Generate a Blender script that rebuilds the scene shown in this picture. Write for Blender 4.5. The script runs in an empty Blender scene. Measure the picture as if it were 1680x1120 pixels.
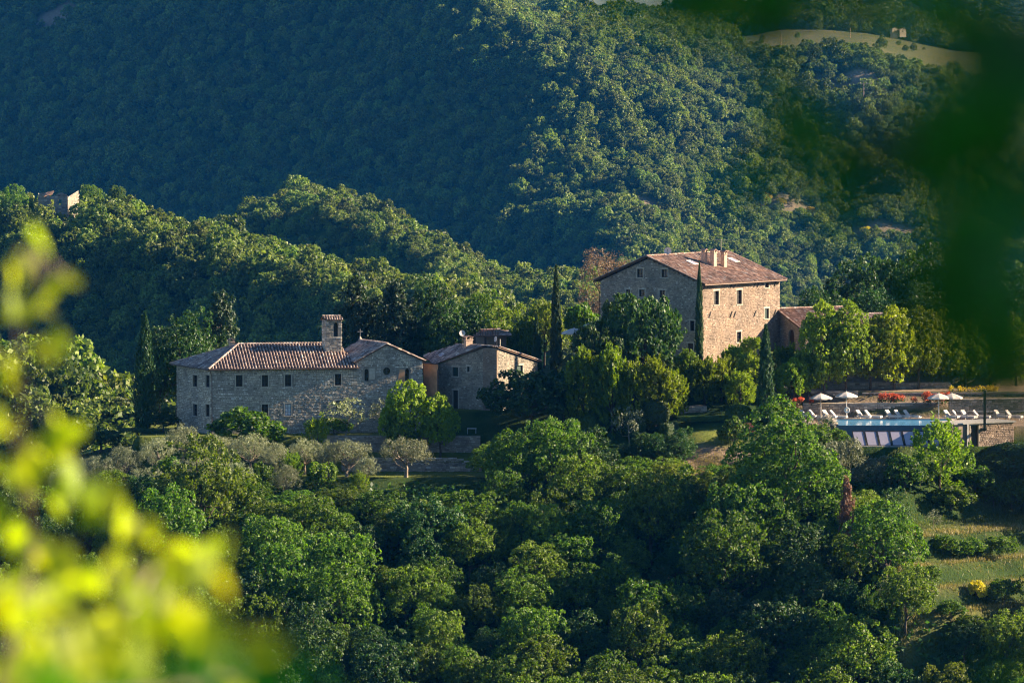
import bpy, math, random
import numpy as np
from mathutils import Vector

# ------------------------------------------------------------------ camera, world, sun, exposure
sc = bpy.context.scene
col = sc.collection
R = math.radians
FPX = 200.0 / 36.0 * 1680.0            # focal length in photo pixels
TILT = math.atan(530.0 / FPX)          # the horizon lies 530 px above the picture's centre
CT, ST = math.cos(TILT), math.sin(TILT)

cd = bpy.data.cameras.new('camera')
cam = bpy.data.objects.new('camera', cd)
col.objects.link(cam)
cd.lens, cd.sensor_width = 200.0, 36.0
cd.clip_start, cd.clip_end = 0.1, 20000.0
cam.location = (0, 0, 0)
cam.rotation_euler = (R(90) - TILT, 0, 0)
cd.dof.use_dof = True
cd.dof.focus_distance = 672.0
cd.dof.aperture_fstop = 4.8
cd.dof.aperture_blades = 0
sc.camera = cam

SUN_AZ, SUN_EL = R(8), R(23)          # azimuth counted from +X towards +Y: low, right and a little behind the houses
sun_dir = Vector((math.cos(SUN_AZ) * math.cos(SUN_EL), math.sin(SUN_AZ) * math.cos(SUN_EL), math.sin(SUN_EL)))
world = bpy.data.worlds.new('World')
sc.world = world
world.use_nodes = True
wn = world.node_tree
wn.nodes.clear()
wo = wn.nodes.new('ShaderNodeOutputWorld')
wb = wn.nodes.new('ShaderNodeBackground')
sky = wn.nodes.new('ShaderNodeTexSky')
sky.sky_type = 'NISHITA'
sky.sun_disc = False
sky.sun_elevation = SUN_EL
sky.sun_rotation = R(90) - SUN_AZ
sky.altitude = 300
sky.air_density, sky.dust_density, sky.ozone_density = 1.0, 0.2, 6.0
wb.inputs['Strength'].default_value = 0.05
wn.links.new(sky.outputs['Color'], wb.inputs['Color'])
wn.links.new(wb.outputs['Background'], wo.inputs['Surface'])

sl = bpy.data.lights.new('sun', 'SUN')
sl.energy = 5.0
sl.angle = R(0.6)
sl.color = (1.0, 0.80, 0.56)
so = bpy.data.objects.new('sun', sl)
col.objects.link(so)
so.rotation_euler = (-sun_dir).to_track_quat('-Z', 'Y').to_euler()

sc.view_settings.view_transform = 'Standard'
sc.view_settings.look = 'None'
sc.view_settings.gamma = 1.0
sc.view_settings.use_curve_mapping = False
sc.view_settings.exposure = 2.0
sc.render.engine = 'CYCLES'
DENOISE = True
cy = sc.cycles
cy.max_bounces, cy.diffuse_bounces, cy.glossy_bounces = 5, 2, 2
cy.transmission_bounces, cy.transparent_max_bounces, cy.volume_bounces = 4, 6, 0
cy.use_denoising = DENOISE
cy.pixel_filter_type, cy.filter_width = 'BLACKMAN_HARRIS', 1.15
cy.use_adaptive_sampling = True
cy.adaptive_threshold = 0.015
cy.caustics_reflective = cy.caustics_refractive = False
HAZE_DENSITY, HAZE_COLOR = 0.000019, (0.02, 0.31, 1.0, 1)

# ------------------------------------------------------------------ helpers
rng = np.random.default_rng(7)
random.seed(7)


def ray(px, py):
    a, b = (px - 840.0) / FPX, (560.0 - py) / FPX
    return np.array([a, CT + b * ST, -ST + b * CT])


def P(px, py, Y):
    d = ray(px, py)
    return d * (Y / d[1])


def X(px, Y):
    return (px - 840.0) / FPX * Y * 1.0016


def proj(x, y, z):
    d = y * CT - z * ST
    return 840.0 + x / d * FPX, 560.0 - (y * ST + z * CT) / d * FPX


def smooth(a, b, x):
    t = np.clip((x - a) / (b - a), 0, 1)
    return t * t * (3 - 2 * t)


def tag(o, label=None, cat=None, group=None, kind=None):
    if label: o['label'] = label
    if cat: o['category'] = cat
    if group: o['group'] = group
    if kind: o['kind'] = kind
    return o


def empty(name, loc, label=None, cat=None, group=None, rz=0.0):
    o = bpy.data.objects.new(name, None)
    o.empty_display_size = 0.3
    col.objects.link(o)
    o.location = loc
    o.rotation_euler = (0, 0, rz)
    return tag(o, label, cat, group)


def link(name, me, parent=None, loc=None):
    o = bpy.data.objects.new(name, me)
    col.objects.link(o)
    o.parent = parent
    if loc is not None: o.location = loc
    return o


def copy_tree(o, parent=None):
    c = o.copy()
    col.objects.link(c)
    c.parent = parent
    for ch in list(o.children):
        copy_tree(ch, c)
    return c


class MB:
    """collects faces (with optional metric uv and a per-face tint) and links them as one mesh object"""
    def __init__(s):
        s.v, s.f, s.uv, s.t = [], [], [], []

    def face(s, pts, uv=None, t=0.5):
        n = len(s.v)
        s.v += [tuple(p) for p in pts]
        s.f.append(tuple(range(n, n + len(pts))))
        s.uv.append(uv if uv is not None else [(p[0] + p[1], p[2]) for p in pts])
        s.t.append(t)

    def box(s, c, ex, ey, ez, t=0.5):
        """box about c with half-axis vectors ex, ey, ez"""
        c, ex, ey, ez = (np.asarray(q, float) for q in (c, ex, ey, ez))
        p = {}
        for i in (-1, 1):
            for j in (-1, 1):
                for k in (-1, 1):
                    p[i, j, k] = c + i * ex + j * ey + k * ez
        for q in (((-1,-1,-1),(1,-1,-1),(1,-1,1),(-1,-1,1)), ((1,1,-1),(-1,1,-1),(-1,1,1),(1,1,1)),
                  ((1,-1,-1),(1,1,-1),(1,1,1),(1,-1,1)), ((-1,1,-1),(-1,-1,-1),(-1,-1,1),(-1,1,1)),
                  ((-1,-1,1),(1,-1,1),(1,1,1),(-1,1,1)), ((-1,1,-1),(1,1,-1),(1,-1,-1),(-1,-1,-1))):
            s.face([p[k] for k in q], None, t)

    def abox(s, x0, x1, y0, y1, z0, z1, t=0.5):
        s.box(((x0+x1)/2, (y0+y1)/2, (z0+z1)/2), ((x1-x0)/2,0,0), (0,(y1-y0)/2,0), (0,0,(z1-z0)/2), t)

    def bar(s, a, b, w, h=None, up=(0, 0, 1), t=0.5):
        a, b = np.asarray(a, float), np.asarray(b, float)
        d = b - a
        L = np.linalg.norm(d); d = d / L
        u = np.asarray(up, float)
        sd = np.cross(d, u)
        if np.linalg.norm(sd) < 1e-4: sd = np.cross(d, (1, 0, 0.1))
        sd /= np.linalg.norm(sd)
        u = np.cross(sd, d)
        s.box((a + b) / 2, d * L / 2, sd * w / 2, u * (h or w) / 2, t)

    def tube(s, pts, rad, n=6, t=0.5, cap=True):
        pts = [np.asarray(p, float) for p in pts]
        if not hasattr(rad, '__len__'): rad = [rad] * len(pts)
        rings = []
        for i, p in enumerate(pts):
            d = pts[min(i + 1, len(pts) - 1)] - pts[max(i - 1, 0)]
            d = d / (np.linalg.norm(d) + 1e-9)
            a = np.cross(d, (0.31, 0.83, 0.11) if abs(d[2]) > 0.8 else (0, 0, 1)); a /= np.linalg.norm(a)
            b = np.cross(d, a)
            rings.append([p + rad[i] * (a * math.cos(q * 2 * math.pi / n) + b * math.sin(q * 2 * math.pi / n)) for q in range(n)])
        for r0, r1 in zip(rings, rings[1:]):
            for q in range(n):
                s.face([r0[q], r0[(q + 1) % n], r1[(q + 1) % n], r1[q]], None, t)
        if cap:
            s.face(rings[0][::-1], None, t); s.face(rings[-1], None, t)

    def lathe(s, c, prof, n=12, t=0.5):
        """profile of (radius, z) turned about the vertical through c"""
        c = np.asarray(c, float)
        for (r0, z0), (r1, z1) in zip(prof, prof[1:]):
            for q in range(n):
                a, b = q * 2 * math.pi / n, (q + 1) * 2 * math.pi / n
                pts = [c + (r0*math.cos(a), r0*math.sin(a), z0), c + (r0*math.cos(b), r0*math.sin(b), z0),
                       c + (r1*math.cos(b), r1*math.sin(b), z1), c + (r1*math.cos(a), r1*math.sin(a), z1)]
                if r0 < 1e-5: pts = pts[1:]
                elif r1 < 1e-5: pts = pts[:3]
                s.face(pts, None, t)

    def mesh(s, name, mat, origin=(0, 0, 0), smooth_=False):
        me = bpy.data.meshes.new(name)
        o = np.asarray(origin, float)
        me.from_pydata([tuple(np.asarray(p) - o) for p in s.v], [], s.f)
        uvl = me.uv_layers.new(name='UVMap')
        flat = np.array([c for f in s.uv for c in f], dtype=np.float32).ravel()
        uvl.data.foreach_set('uv', flat)
        at = me.attributes.new('tint', 'FLOAT', 'FACE')
        at.data.foreach_set('value', np.array(s.t, dtype=np.float32))
        me.materials.append(mat)
        if smooth_: me.polygons.foreach_set('use_smooth', np.ones(len(s.f), dtype=bool))
        me.update()
        return me

    def build(s, name, mat, parent=None, smooth_=False, kind=None):
        root = parent
        while root is not None and root.parent is not None: root = root.parent
        org = tuple(root.location) if root is not None else (0, 0, 0)
        o = link(name, s.mesh(name, mat, org, smooth_), parent)
        if kind: o['kind'] = kind
        return o


# ------------------------------------------------------------------ materials
def mat_new(name):
    m = bpy.data.materials.new(name)
    m.use_nodes = True
    nt = m.node_tree
    nt.nodes.clear()
    out = nt.nodes.new('ShaderNodeOutputMaterial')
    return m, nt, out


def ramp(nt, fac, stops):
    r = nt.nodes.new('ShaderNodeValToRGB')
    e = r.color_ramp.elements
    while len(e) < len(stops): e.new(0.5)
    for q, (p, c) in zip(e, stops):
        q.position = p; q.color = (*c, 1)
    nt.links.new(fac, r.inputs['Fac'])
    return r.outputs['Color']


def noise(nt, scale, detail=4, vec=None, rough=0.55):
    n = nt.nodes.new('ShaderNodeTexNoise')
    n.inputs['Scale'].default_value = scale
    n.inputs['Detail'].default_value = detail
    n.inputs['Roughness'].default_value = rough
    if vec is not None: nt.links.new(vec, n.inputs['Vector'])
    return n.outputs['Fac']


def mix(nt, fac, a, b, mode='MIX'):
    m = nt.nodes.new('ShaderNodeMix')
    m.data_type = 'RGBA'; m.blend_type = mode
    for k, v in ((0, fac), (6, a), (7, b)):
        if hasattr(v, 'is_output'): nt.links.new(v, m.inputs[k])
        elif k == 0: m.inputs[0].default_value = v
        else: m.inputs[k].default_value = (*v, 1)
    return m.outputs[2]


def attr(nt, name):
    a = nt.nodes.new('ShaderNodeAttribute')
    a.attribute_name = name
    return a


def geo_pos(nt):
    return nt.nodes.new('ShaderNodeNewGeometry').outputs['Position']


def principled(nt, out, color, rough=0.8, spec=0.3, metal=0.0, bump=None, bstr=0.3, bdist=0.03):
    b = nt.nodes.new('ShaderNodeBsdfPrincipled')
    if hasattr(color, 'is_output'): nt.links.new(color, b.inputs['Base Color'])
    else: b.inputs['Base Color'].default_value = (*color, 1)
    b.inputs['Roughness'].default_value = rough
    b.inputs['Specular IOR Level'].default_value = spec
    b.inputs['Metallic'].default_value = metal
    if bump is not None:
        bn = nt.nodes.new('ShaderNodeBump')
        bn.inputs['Strength'].default_value = bstr
        bn.inputs['Distance'].default_value = bdist
        nt.links.new(bump, bn.inputs['Height'])
        nt.links.new(bn.outputs['Normal'], b.inputs['Normal'])
    if out is not None: nt.links.new(b.outputs['BSDF'], out.inputs['Surface'])
    return b


def plain(name, color, rough=0.7, spec=0.3, metal=0.0, var=0.15, scale=3.0):
    m, nt, out = mat_new(name)
    f = noise(nt, scale, 4, geo_pos(nt))
    c = ramp(nt, f, [(0.3, tuple(q * (1 - var) for q in color)), (0.7, tuple(min(1, q * (1 + var)) for q in color))])
    principled(nt, out, c, rough, spec, metal)
    return m


def tinted(name, stops, rough=0.85, scale=2.5, amount=0.35, bump=0.4):
    """colour from the per-piece tint attribute, weathered with noise"""
    m, nt, out = mat_new(name)
    c = ramp(nt, attr(nt, 'tint').outputs['Fac'], stops)
    p = geo_pos(nt)
    big = noise(nt, 0.55, 5, p, 0.65)
    wear = ramp(nt, big, [(0.30, (0.48, 0.50, 0.53)), (0.5, (1, 1, 1)), (0.72, (1.35, 1.28, 1.15))])
    c = mix(nt, 1.0, c, wear, 'MULTIPLY')
    sm = noise(nt, scale * 4, 3, p)
    c = mix(nt, amount, c, ramp(nt, sm, [(0.3, (0.25, 0.25, 0.25)), (0.7, (0.9, 0.85, 0.8))]), 'OVERLAY')
    principled(nt, out, c, rough, 0.25, 0, sm, bump, 0.03)
    return m


def foliage(name, dark, light, trans, tw=0.35, rough=0.55, VLO=0.75, VHI=1.3):
    """leaf material: per-leaf tint, per-plant shift, light passing through the blade"""
    m, nt, out = mat_new(name)
    t = attr(nt, 'tint').outputs['Fac']
    oi = nt.nodes.new('ShaderNodeObjectInfo')
    c = ramp(nt, t, [(0.0, dark), (1.0, light)])
    hv = nt.nodes.new('ShaderNodeHueSaturation')
    mr = nt.nodes.new('ShaderNodeMapRange')
    nt.links.new(oi.outputs['Random'], mr.inputs['Value'])
    mr.inputs['To Min'].default_value, mr.inputs['To Max'].default_value = 0.491, 0.528
    nt.links.new(mr.outputs['Result'], hv.inputs['Hue'])
    m2 = nt.nodes.new('ShaderNodeMath'); m2.operation = 'MULTIPLY_ADD'
    nt.links.new(oi.outputs['Random'], m2.inputs[0]); m2.inputs[1].default_value = 9.17; m2.inputs[2].default_value = 0
    m3 = nt.nodes.new('ShaderNodeMath'); m3.operation = 'FRACT'
    nt.links.new(m2.outputs[0], m3.inputs[0])
    mv = nt.nodes.new('ShaderNodeMapRange')
    nt.links.new(m3.outputs[0], mv.inputs['Value'])
    mv.inputs['To Min'].default_value, mv.inputs['To Max'].default_value = VLO, VHI
    nt.links.new(mv.outputs['Result'], hv.inputs['Value'])
    nt.links.new(c, hv.inputs['Color'])
    b = principled(nt, None, hv.outputs['Color'], rough, 0.35)
    tr = nt.nodes.new('ShaderNodeBsdfTranslucent')
    tc = mix(nt, 1.0, hv.outputs['Color'], trans, 'MULTIPLY')
    nt.links.new(tc, tr.inputs['Color'])
    ms = nt.nodes.new('ShaderNodeMixShader')
    ms.inputs[0].default_value = tw
    nt.links.new(b.outputs['BSDF'], ms.inputs[1]); nt.links.new(tr.outputs['BSDF'], ms.inputs[2])
    nt.links.new(ms.outputs[0], out.inputs['Surface'])
    return m


M = {}
M['stone'] = tinted('rubble_stone', [(0.0, (0.14, 0.125, 0.10)), (0.45, (0.26, 0.225, 0.175)), (0.8, (0.36, 0.315, 0.245)), (1.0, (0.52, 0.47, 0.39))])
M['stone_pale'] = tinted('pale_rubble_stone', [(0.0, (0.19, 0.165, 0.13)), (0.45, (0.38, 0.34, 0.275)), (0.8, (0.54, 0.49, 0.40)), (1.0, (0.74, 0.69, 0.60))])
M['stone_sun_tone'] = tinted('sun_tone_stone', [(0.0, (0.11, 0.08, 0.062)), (0.4, (0.235, 0.174, 0.132)), (0.8, (0.32, 0.245, 0.187)), (1.0, (0.43, 0.36, 0.29))])  # warmth of the sunlit walls is put into this stone colour
M['dry_stone'] = tinted('dry_wall_stone', [(0.0, (0.17, 0.14, 0.115)), (0.5, (0.34, 0.28, 0.22)), (1.0, (0.55, 0.47, 0.38))])
M['mortar'] = plain('mortar', (0.24, 0.215, 0.175), 0.95, 0.1, 0, 0.25, 1.2)
M['mortar_sun_tone'] = plain('sun_tone_mortar', (0.235, 0.178, 0.132), 0.95, 0.1, 0, 0.25, 1.2)  # mortar with the same sunlit warmth in its colour
M['plaster'] = plain('orange_plaster', (0.50, 0.27, 0.14), 0.9, 0.15, 0, 0.25, 1.0)
M['surround'] = plain('pale_stone', (0.42, 0.37, 0.29), 0.85, 0.2)
M['tile'] = tinted('roof_tile', [(0.0, (0.11, 0.075, 0.06)), (0.35, (0.22, 0.14, 0.108)), (0.7, (0.33, 0.22, 0.17)), (0.9, (0.45, 0.34, 0.275)), (1.0, (0.42, 0.40, 0.36))], 0.85)
M['tile_grey'] = tinted('old_roof_tile', [(0.0, (0.11, 0.09, 0.08)), (0.35, (0.24, 0.18, 0.155)), (0.7, (0.38, 0.29, 0.24)), (0.9, (0.52, 0.43, 0.36)), (1.0, (0.50, 0.48, 0.44))], 0.85)
M['deck'] = plain('roof_boards', (0.12, 0.075, 0.05), 0.9)
M['pale_render'] = plain('pale_render', (0.62, 0.49, 0.34), 0.9)
M['brick'] = plain('brick', (0.42, 0.30, 0.22), 0.9, 0.2, 0, 0.3, 6)
M['pane'] = plain('window_glass', (0.012, 0.014, 0.018), 0.12, 0.5, 0, 0.1)  # near-black base stands for the unlit rooms behind
M['curtain'] = plain('curtain', (0.62, 0.66, 0.68), 0.9)
M['frame_dark'] = plain('dark_timber', (0.045, 0.035, 0.028), 0.6)
M['frame_green'] = plain('green_shutter', (0.03, 0.055, 0.045), 0.6)
M['frame_blue'] = plain('blue_frame', (0.06, 0.10, 0.17), 0.5)
M['iron'] = plain('dark_iron', (0.03, 0.028, 0.027), 0.55, 0.5, 0.4)
M['copper'] = plain('copper_pipe', (0.10, 0.065, 0.05), 0.5, 0.5, 0.5)
M['white'] = plain('white_paint', (0.54, 0.50, 0.45), 0.6)
M['canvas'] = plain('white_canvas', (0.56, 0.49, 0.42), 0.9)
M['wood'] = plain('teak', (0.40, 0.27, 0.16), 0.7)
M['bark'] = plain('bark', (0.085, 0.065, 0.048), 0.95, 0.1, 0, 0.4, 4)
M['bark_pale'] = plain('olive_bark', (0.24, 0.19, 0.14), 0.95, 0.1, 0, 0.4, 4)
M['concrete'] = plain('concrete', (0.30, 0.28, 0.25), 0.9)
M['solar'] = plain('collector_glass', (0.36, 0.33, 0.38), 0.25, 0.6, 0.0, 0.08)  # pale base carries the sky reflected in the glass
M['bronze'] = plain('bronze', (0.12, 0.09, 0.045), 0.4, 0.5, 0.8)

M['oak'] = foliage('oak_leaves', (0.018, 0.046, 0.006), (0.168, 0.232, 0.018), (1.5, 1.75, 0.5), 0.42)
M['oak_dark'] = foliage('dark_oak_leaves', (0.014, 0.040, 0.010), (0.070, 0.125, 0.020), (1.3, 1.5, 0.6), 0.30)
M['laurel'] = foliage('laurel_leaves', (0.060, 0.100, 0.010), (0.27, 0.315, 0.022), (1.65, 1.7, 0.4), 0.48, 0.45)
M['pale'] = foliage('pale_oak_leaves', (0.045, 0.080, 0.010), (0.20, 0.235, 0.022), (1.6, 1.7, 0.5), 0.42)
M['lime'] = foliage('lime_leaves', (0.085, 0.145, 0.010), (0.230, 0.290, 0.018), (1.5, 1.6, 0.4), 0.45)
M['cypress'] = foliage('cypress_leaves', (0.016, 0.042, 0.014), (0.048, 0.085, 0.022), (1.2, 1.4, 0.6), 0.15)
M['cedar'] = foliage('cedar_needles', (0.018, 0.040, 0.017), (0.060, 0.085, 0.028), (1.2, 1.4, 0.6), 0.20)
M['olive'] = foliage('olive_leaves', (0.120, 0.145, 0.080), (0.30, 0.32, 0.19), (1.2, 1.2, 0.7), 0.30)
M['grey_shrub'] = foliage('sage_leaves', (0.075, 0.090, 0.050), (0.17, 0.18, 0.105), (1.2, 1.2, 0.7), 0.25)
M['hedge'] = foliage('hedge_leaves', (0.024, 0.055, 0.012), (0.075, 0.115, 0.02), (1.3, 1.5, 0.5), 0.25)
M['red'] = foliage('red_blossom', (0.34, 0.012, 0.02), (0.62, 0.075, 0.05), (1.2, 1.0, 0.9), 0.30)
M['rust'] = foliage('dead_leaves', (0.13, 0.06, 0.042), (0.25, 0.125, 0.08), (1.2, 1.0, 0.8), 0.3)
M['broom'] = foliage('broom_blossom', (0.46, 0.36, 0.012), (0.80, 0.60, 0.025), (1.2, 1.1, 0.6), 0.3)
M['blossom_white'] = foliage('white_blossom', (0.48, 0.40, 0.32), (0.72, 0.66, 0.56), (1, 1, 0.9), 0.3)
M['twig'] = plain('bare_twigs', (0.20, 0.12, 0.075), 0.9)
M['far_oak'] = foliage('far_oak_leaves', (0.040, 0.075, 0.014), (0.225, 0.258, 0.036), (1.4, 1.5, 0.6), 0.38, 0.55, 0.55, 1.5)
M['near_leaf'] = foliage('sunlit_leaf', (0.16, 0.25, 0.006), (0.46, 0.50, 0.010), (1.35, 1.3, 0.3), 0.60)  # three leaf colours carry sun, half light and shade
M['mid_leaf'] = foliage('half_lit_leaf', (0.020, 0.15, 0.004), (0.05, 0.24, 0.006), (1.2, 1.5, 0.3), 0.45)
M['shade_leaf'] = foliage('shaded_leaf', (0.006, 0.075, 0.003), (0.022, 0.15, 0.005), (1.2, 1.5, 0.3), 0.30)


# ------------------------------------------------------------------ the lie of the land
CTRL = []
for q in (-600, 0, 400, 800, 1200, 1600, 2300):
    CTRL += [(q, 1750, 540), (q, 1270, 592)]
CTRL += [(-400, 1010, 622), (100, 990, 622), (500, 985, 622), (900, 985, 622), (1250, 990, 622), (1600, 985, 614), (2200, 1000, 614),
         (-400, 880, 645), (100, 855, 645), (400, 810, 649), (700, 795, 650), (950, 800, 648), (1150, 772, 650), (1300, 775, 650),
         (1600, 745, 651), (2200, 745, 651), (1600, 860, 632), (1400, 880, 633),
         (-400, 840, 672), (60, 775, 668), (240, 730, 670), (500, 709, 672), (760, 700, 668), (900, 708, 664), (1050, 716, 660),
         (1160, 722, 655), (1250, 705, 659), (1400, 690, 662), (2200, 690, 662), (950, 655, 668), (1100, 640, 670), (1250, 645, 670),
         (1100, 595, 682), (950, 605, 684), (800, 640, 690), (400, 705, 690), (0, 790, 700), (-400, 880, 710), (1450, 628, 675),
         (1700, 622, 680), (2300, 610, 690), (1100, 590, 706), (1400, 572, 702), (800, 615, 712), (1700, 570, 720), (2300, 560, 730)]
for q in (-600, 0, 400, 800, 1200, 1600, 2300):
    CTRL += [(q, 1180, 850), (q, 850, 780)]
_pts = np.array([P(*c) for c in CTRL])
_xy = _pts[:, :2] / 100.0


def _phi(r2):
    return 0.5 * r2 * np.log(r2 + 1e-9)


_n = len(_xy)
_A = np.zeros((_n + 3, _n + 3))
_d2 = ((_xy[:, None] - _xy[None]) ** 2).sum(-1)
_A[:_n, :_n] = _phi(_d2) + np.eye(_n) * 2e-3
_A[:_n, _n] = 1; _A[:_n, _n + 1:] = _xy
_A[_n:, :_n] = _A[:_n, _n:].T
_w = np.linalg.solve(_A, np.concatenate([_pts[:, 2], np.zeros(3)]))


def tps(x, y):
    s = np.shape(x)
    q = np.stack([np.ravel(x), np.ravel(y)], 1) / 100.0
    out = np.empty(len(q))
    for i in range(0, len(q), 20000):
        d2 = ((q[i:i + 20000, None] - _xy[None]) ** 2).sum(-1)
        out[i:i + 20000] = _phi(d2) @ _w[:_n] + _w[_n] + q[i:i + 20000] @ _w[_n + 1:]
    return out.reshape(s)


def fbm(x, y, s, seed=0):
    """cheap smooth noise: turned sine waves"""
    r = np.random.default_rng(100 + seed)
    out, amp = 0.0, 1.0
    for o in range(4):
        for k in range(3):
            a, p, q = r.uniform(0, 6.283), r.uniform(0, 6.283), r.uniform(0.8, 1.25)
            out = out + amp * np.sin((x * math.cos(a) + y * math.sin(a)) * q * 6.283 / s + p) / 3
        amp *= 0.5; s *= 0.5
    return out


# level ground: x0, x1, y0, y1, height, width of the bank round it
PADS = [(-44, -9.3, 664.2, 697, -48.9, 0.9),       # lawn the long house stands on
        (-24, -3.6, 660.2, 664.0, -51.2, 0.6),     # narrow terrace between the two walls
        (-30, 3.0, 652.5, 660.0, -52.7, 1.6),      # olive lawn
        (-8.6, 3.0, 671.5, 690, -46.3, 1.6),       # cottage yard
        (8.0, 34, 677, 708, -41.4, 3.0),           # villa terrace
        (31, 52, 684, 707, -40.4, 2.0),            # annex yard
        (31.5, 70, 651.0, 655.3, -49.1, 0.8),      # ledge of the solar panels
        (31.5, 70, 656.0, 667.9, -47.05, 0.7),     # pool deck
        (31.5, 70, 668.4, 671.5, -45.3, 0.5),      # flower terrace
        (31.5, 70, 672.1, 683, -44.1, 0.8)]        # laurel terrace
RIGHT = np.array([(500, -99.5), (590, -76), (600, -72), (606, -69.4), (613, -65.7), (614.4, -63.6), (618.2, -63.2), (619.6, -61.6), (623.6, -61.2), (625.0, -59.5), (629.4, -59.1), (631, -56.9), (641, -56.1),
                  (650, -49.9), (652, -49.4), (660, -48), (700, -44), (900, -110)])
CAMSIDE = np.array([(-100, 1.5), (-20, -0.8), (0, -1.7), (10, -4.0), (30, -9.5), (100, -30), (300, -85), (450, -99), (540, -99.6)])

RIDGES = [  # crest line (px, py, Y); gradient near the crest, gradient below, width of the rounded crest
    ([(-900, 600, 985), (-300, 610, 980), (0, 640, 960), (60, 652, 950), (130, 672, 940), (230, 725, 925), (330, 800, 905), (600, 1000, 890)], 0.25, 0.55, 14),
    ([(-900, 330, 1600), (-200, 318, 1570), (0, 330, 1540), (110, 342, 1520), (200, 338, 1505), (300, 362, 1480), (400, 388, 1455), (460, 418, 1440), (560, 432, 1410), (640, 458, 1390),
      (740, 475, 1360), (840, 494, 1330), (900, 515, 1310), (1000, 580, 1280), (1400, 900, 1220)], 0.07, 0.80, 40),
    ([(100, 620, 2120), (300, 400, 2080), (400, 330, 2060), (440, 312, 2050), (495, 294, 2040), (560, 306, 2020), (600, 322, 2000), (700, 378, 1940), (780, 416, 1900), (860, 440, 1860), (930, 442, 1840),
      (1000, 455, 1820), (1100, 480, 1790), (1300, 560, 1740), (1700, 800, 1650)], 0.07, 0.80, 46),
]


def far_height(x, y):
    px = 840.0 + x / y * FPX
    z = np.full(np.shape(x), -112.0)
    z = z - 40 * smooth(1000, 1500, y)
    for i, (cr, g1, g2, wd) in enumerate(RIDGES):
        c = np.array(cr, float)
        Yc = np.interp(px, c[:, 0], c[:, 2])
        zc = -(np.interp(px, c[:, 0], c[:, 1]) + (10, 28, 32)[i] - 30.0) / FPX * Yc
        d = np.abs(y - Yc) * 0.72
        drop = g1 * np.minimum(d, wd) + g2 * np.maximum(d - wd, 0)
        z = np.maximum(z, zc - drop + fbm(x, y, 55, i) * np.clip(d / 30, 0, 1) * 2.2 - 2.0 * (y > Yc + 5))
    # the big mountain: a dark flank turned left, a nose coming forward, a sunlit flank turned right
    w = fbm(x, y, 260, 9)
    zl = -122 + 0.60 * (x - 40) + 0.50 * (y - 2650) + 7 * w
    zr = -122 - 0.20 * (x - 40) + 0.40 * (y - 2650) + 8 * fbm(x, y, 170, 12) + 4 * fbm(x, y, 60, 14)
    k = 9.0
    zm = -k * np.logaddexp(-zl / k, -zr / k)
    cp = np.array([(-3000, -60), (600, -60), (800, -25), (840, 42), (880, 48), (940, 52), (985, 58), (1050, 66), (1130, 74), (1180, 72), (1240, 88), (1300, 92), (1360, 92), (1420, 98), (1480, 112),
                   (1560, 132), (1680, 144), (2200, 160), (6000, 160)], float)
    cap = -(np.interp(px, cp[:, 0], cp[:, 1]) - 30.0) / FPX * 3050
    cap = cap + 0.018 * np.clip(y - 3000, 0, 700) * smooth(1150, 1300, px) + 1.0 * fbm(x, y, 120, 4)
    zm = -3 * np.logaddexp(-zm / 3, -cap / 3)
    z = np.where(y > 2200, np.maximum(z, zm), z)
    for cr in ([(700, 300, 4500), (1040, 60, 4500), (1090, 20, 4500), (1140, -2, 4500), (1200, 0, 4500), (1240, 24, 4500), (1262, 50, 4500), (1290, 120, 4500), (1500, 300, 4500)],
               [(900, 200, 4800), (1250, 40, 4800), (1330, -20, 4800), (1500, -60, 4800), (2400, -60, 4800), (5000, 100, 4800)]):
        c = np.array(cr, float)
        zc = -(np.interp(px, c[:, 0], c[:, 1]) + 4 - 30.0) / FPX * c[0, 2]
        z = np.where(y > 3700, np.maximum(z, zc - 0.45 * np.abs(y - c[0, 2]) + 2 * fbm(x, y, 150, 5)), z)
    return z


def terrace_bend(x):
    """the grass terraces below the pool swing in and out along the slope"""
    return 1.0 * np.sin(x / 5.5) - 0.75 * (x - 56)


def height(x, y):
    x, y = np.asarray(x, float), np.asarray(y, float)
    z = tps(np.clip(x, -0.140 * np.maximum(y, 540), 0.155 * np.maximum(y, 540)), np.clip(y, 540, 860))
    px = 840.0 + x / np.maximum(y, 1) * FPX
    z = z + 0.25 * fbm(x, y, 14, 3)
    z = z + (np.interp(y + terrace_bend(x), RIGHT[:, 0], RIGHT[:, 1]) - z) * smooth(1410, 1490, px) * smooth(598, 607, y) * (1 - smooth(646, 652, y))
    for (x0, x1, y0, y1, zz, sf) in PADS:
        d = np.maximum(np.maximum(x0 - x, x - x1), np.maximum(y0 - y, y - y1))
        z = z + (zz - z) * (1 - smooth(0, sf, d))
    z = np.where(y < 540, np.interp(y, CAMSIDE[:, 0], CAMSIDE[:, 1]), z)
    fz = far_height(x, np.maximum(y, 850))
    t = smooth(845, 880, y)
    return z * (1 - t) + fz * t


def hit(px, py, y0=545.0, y1=880.0):
    """where the ray through a photo pixel meets the near hill"""
    d = ray(px, py)
    ys = np.arange(y0, y1, 0.25)
    pts = d[None] * (ys / d[1])[:, None]
    h = height(pts[:, 0], ys)
    below = np.nonzero(pts[:, 2] <= h)[0]
    i = below[0] if len(below) else len(ys) - 1
    return np.array([pts[i, 0], ys[i], h[i]])


def gz(x, y):
    return float(height(np.array([x]), np.array([y]))[0])


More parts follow.
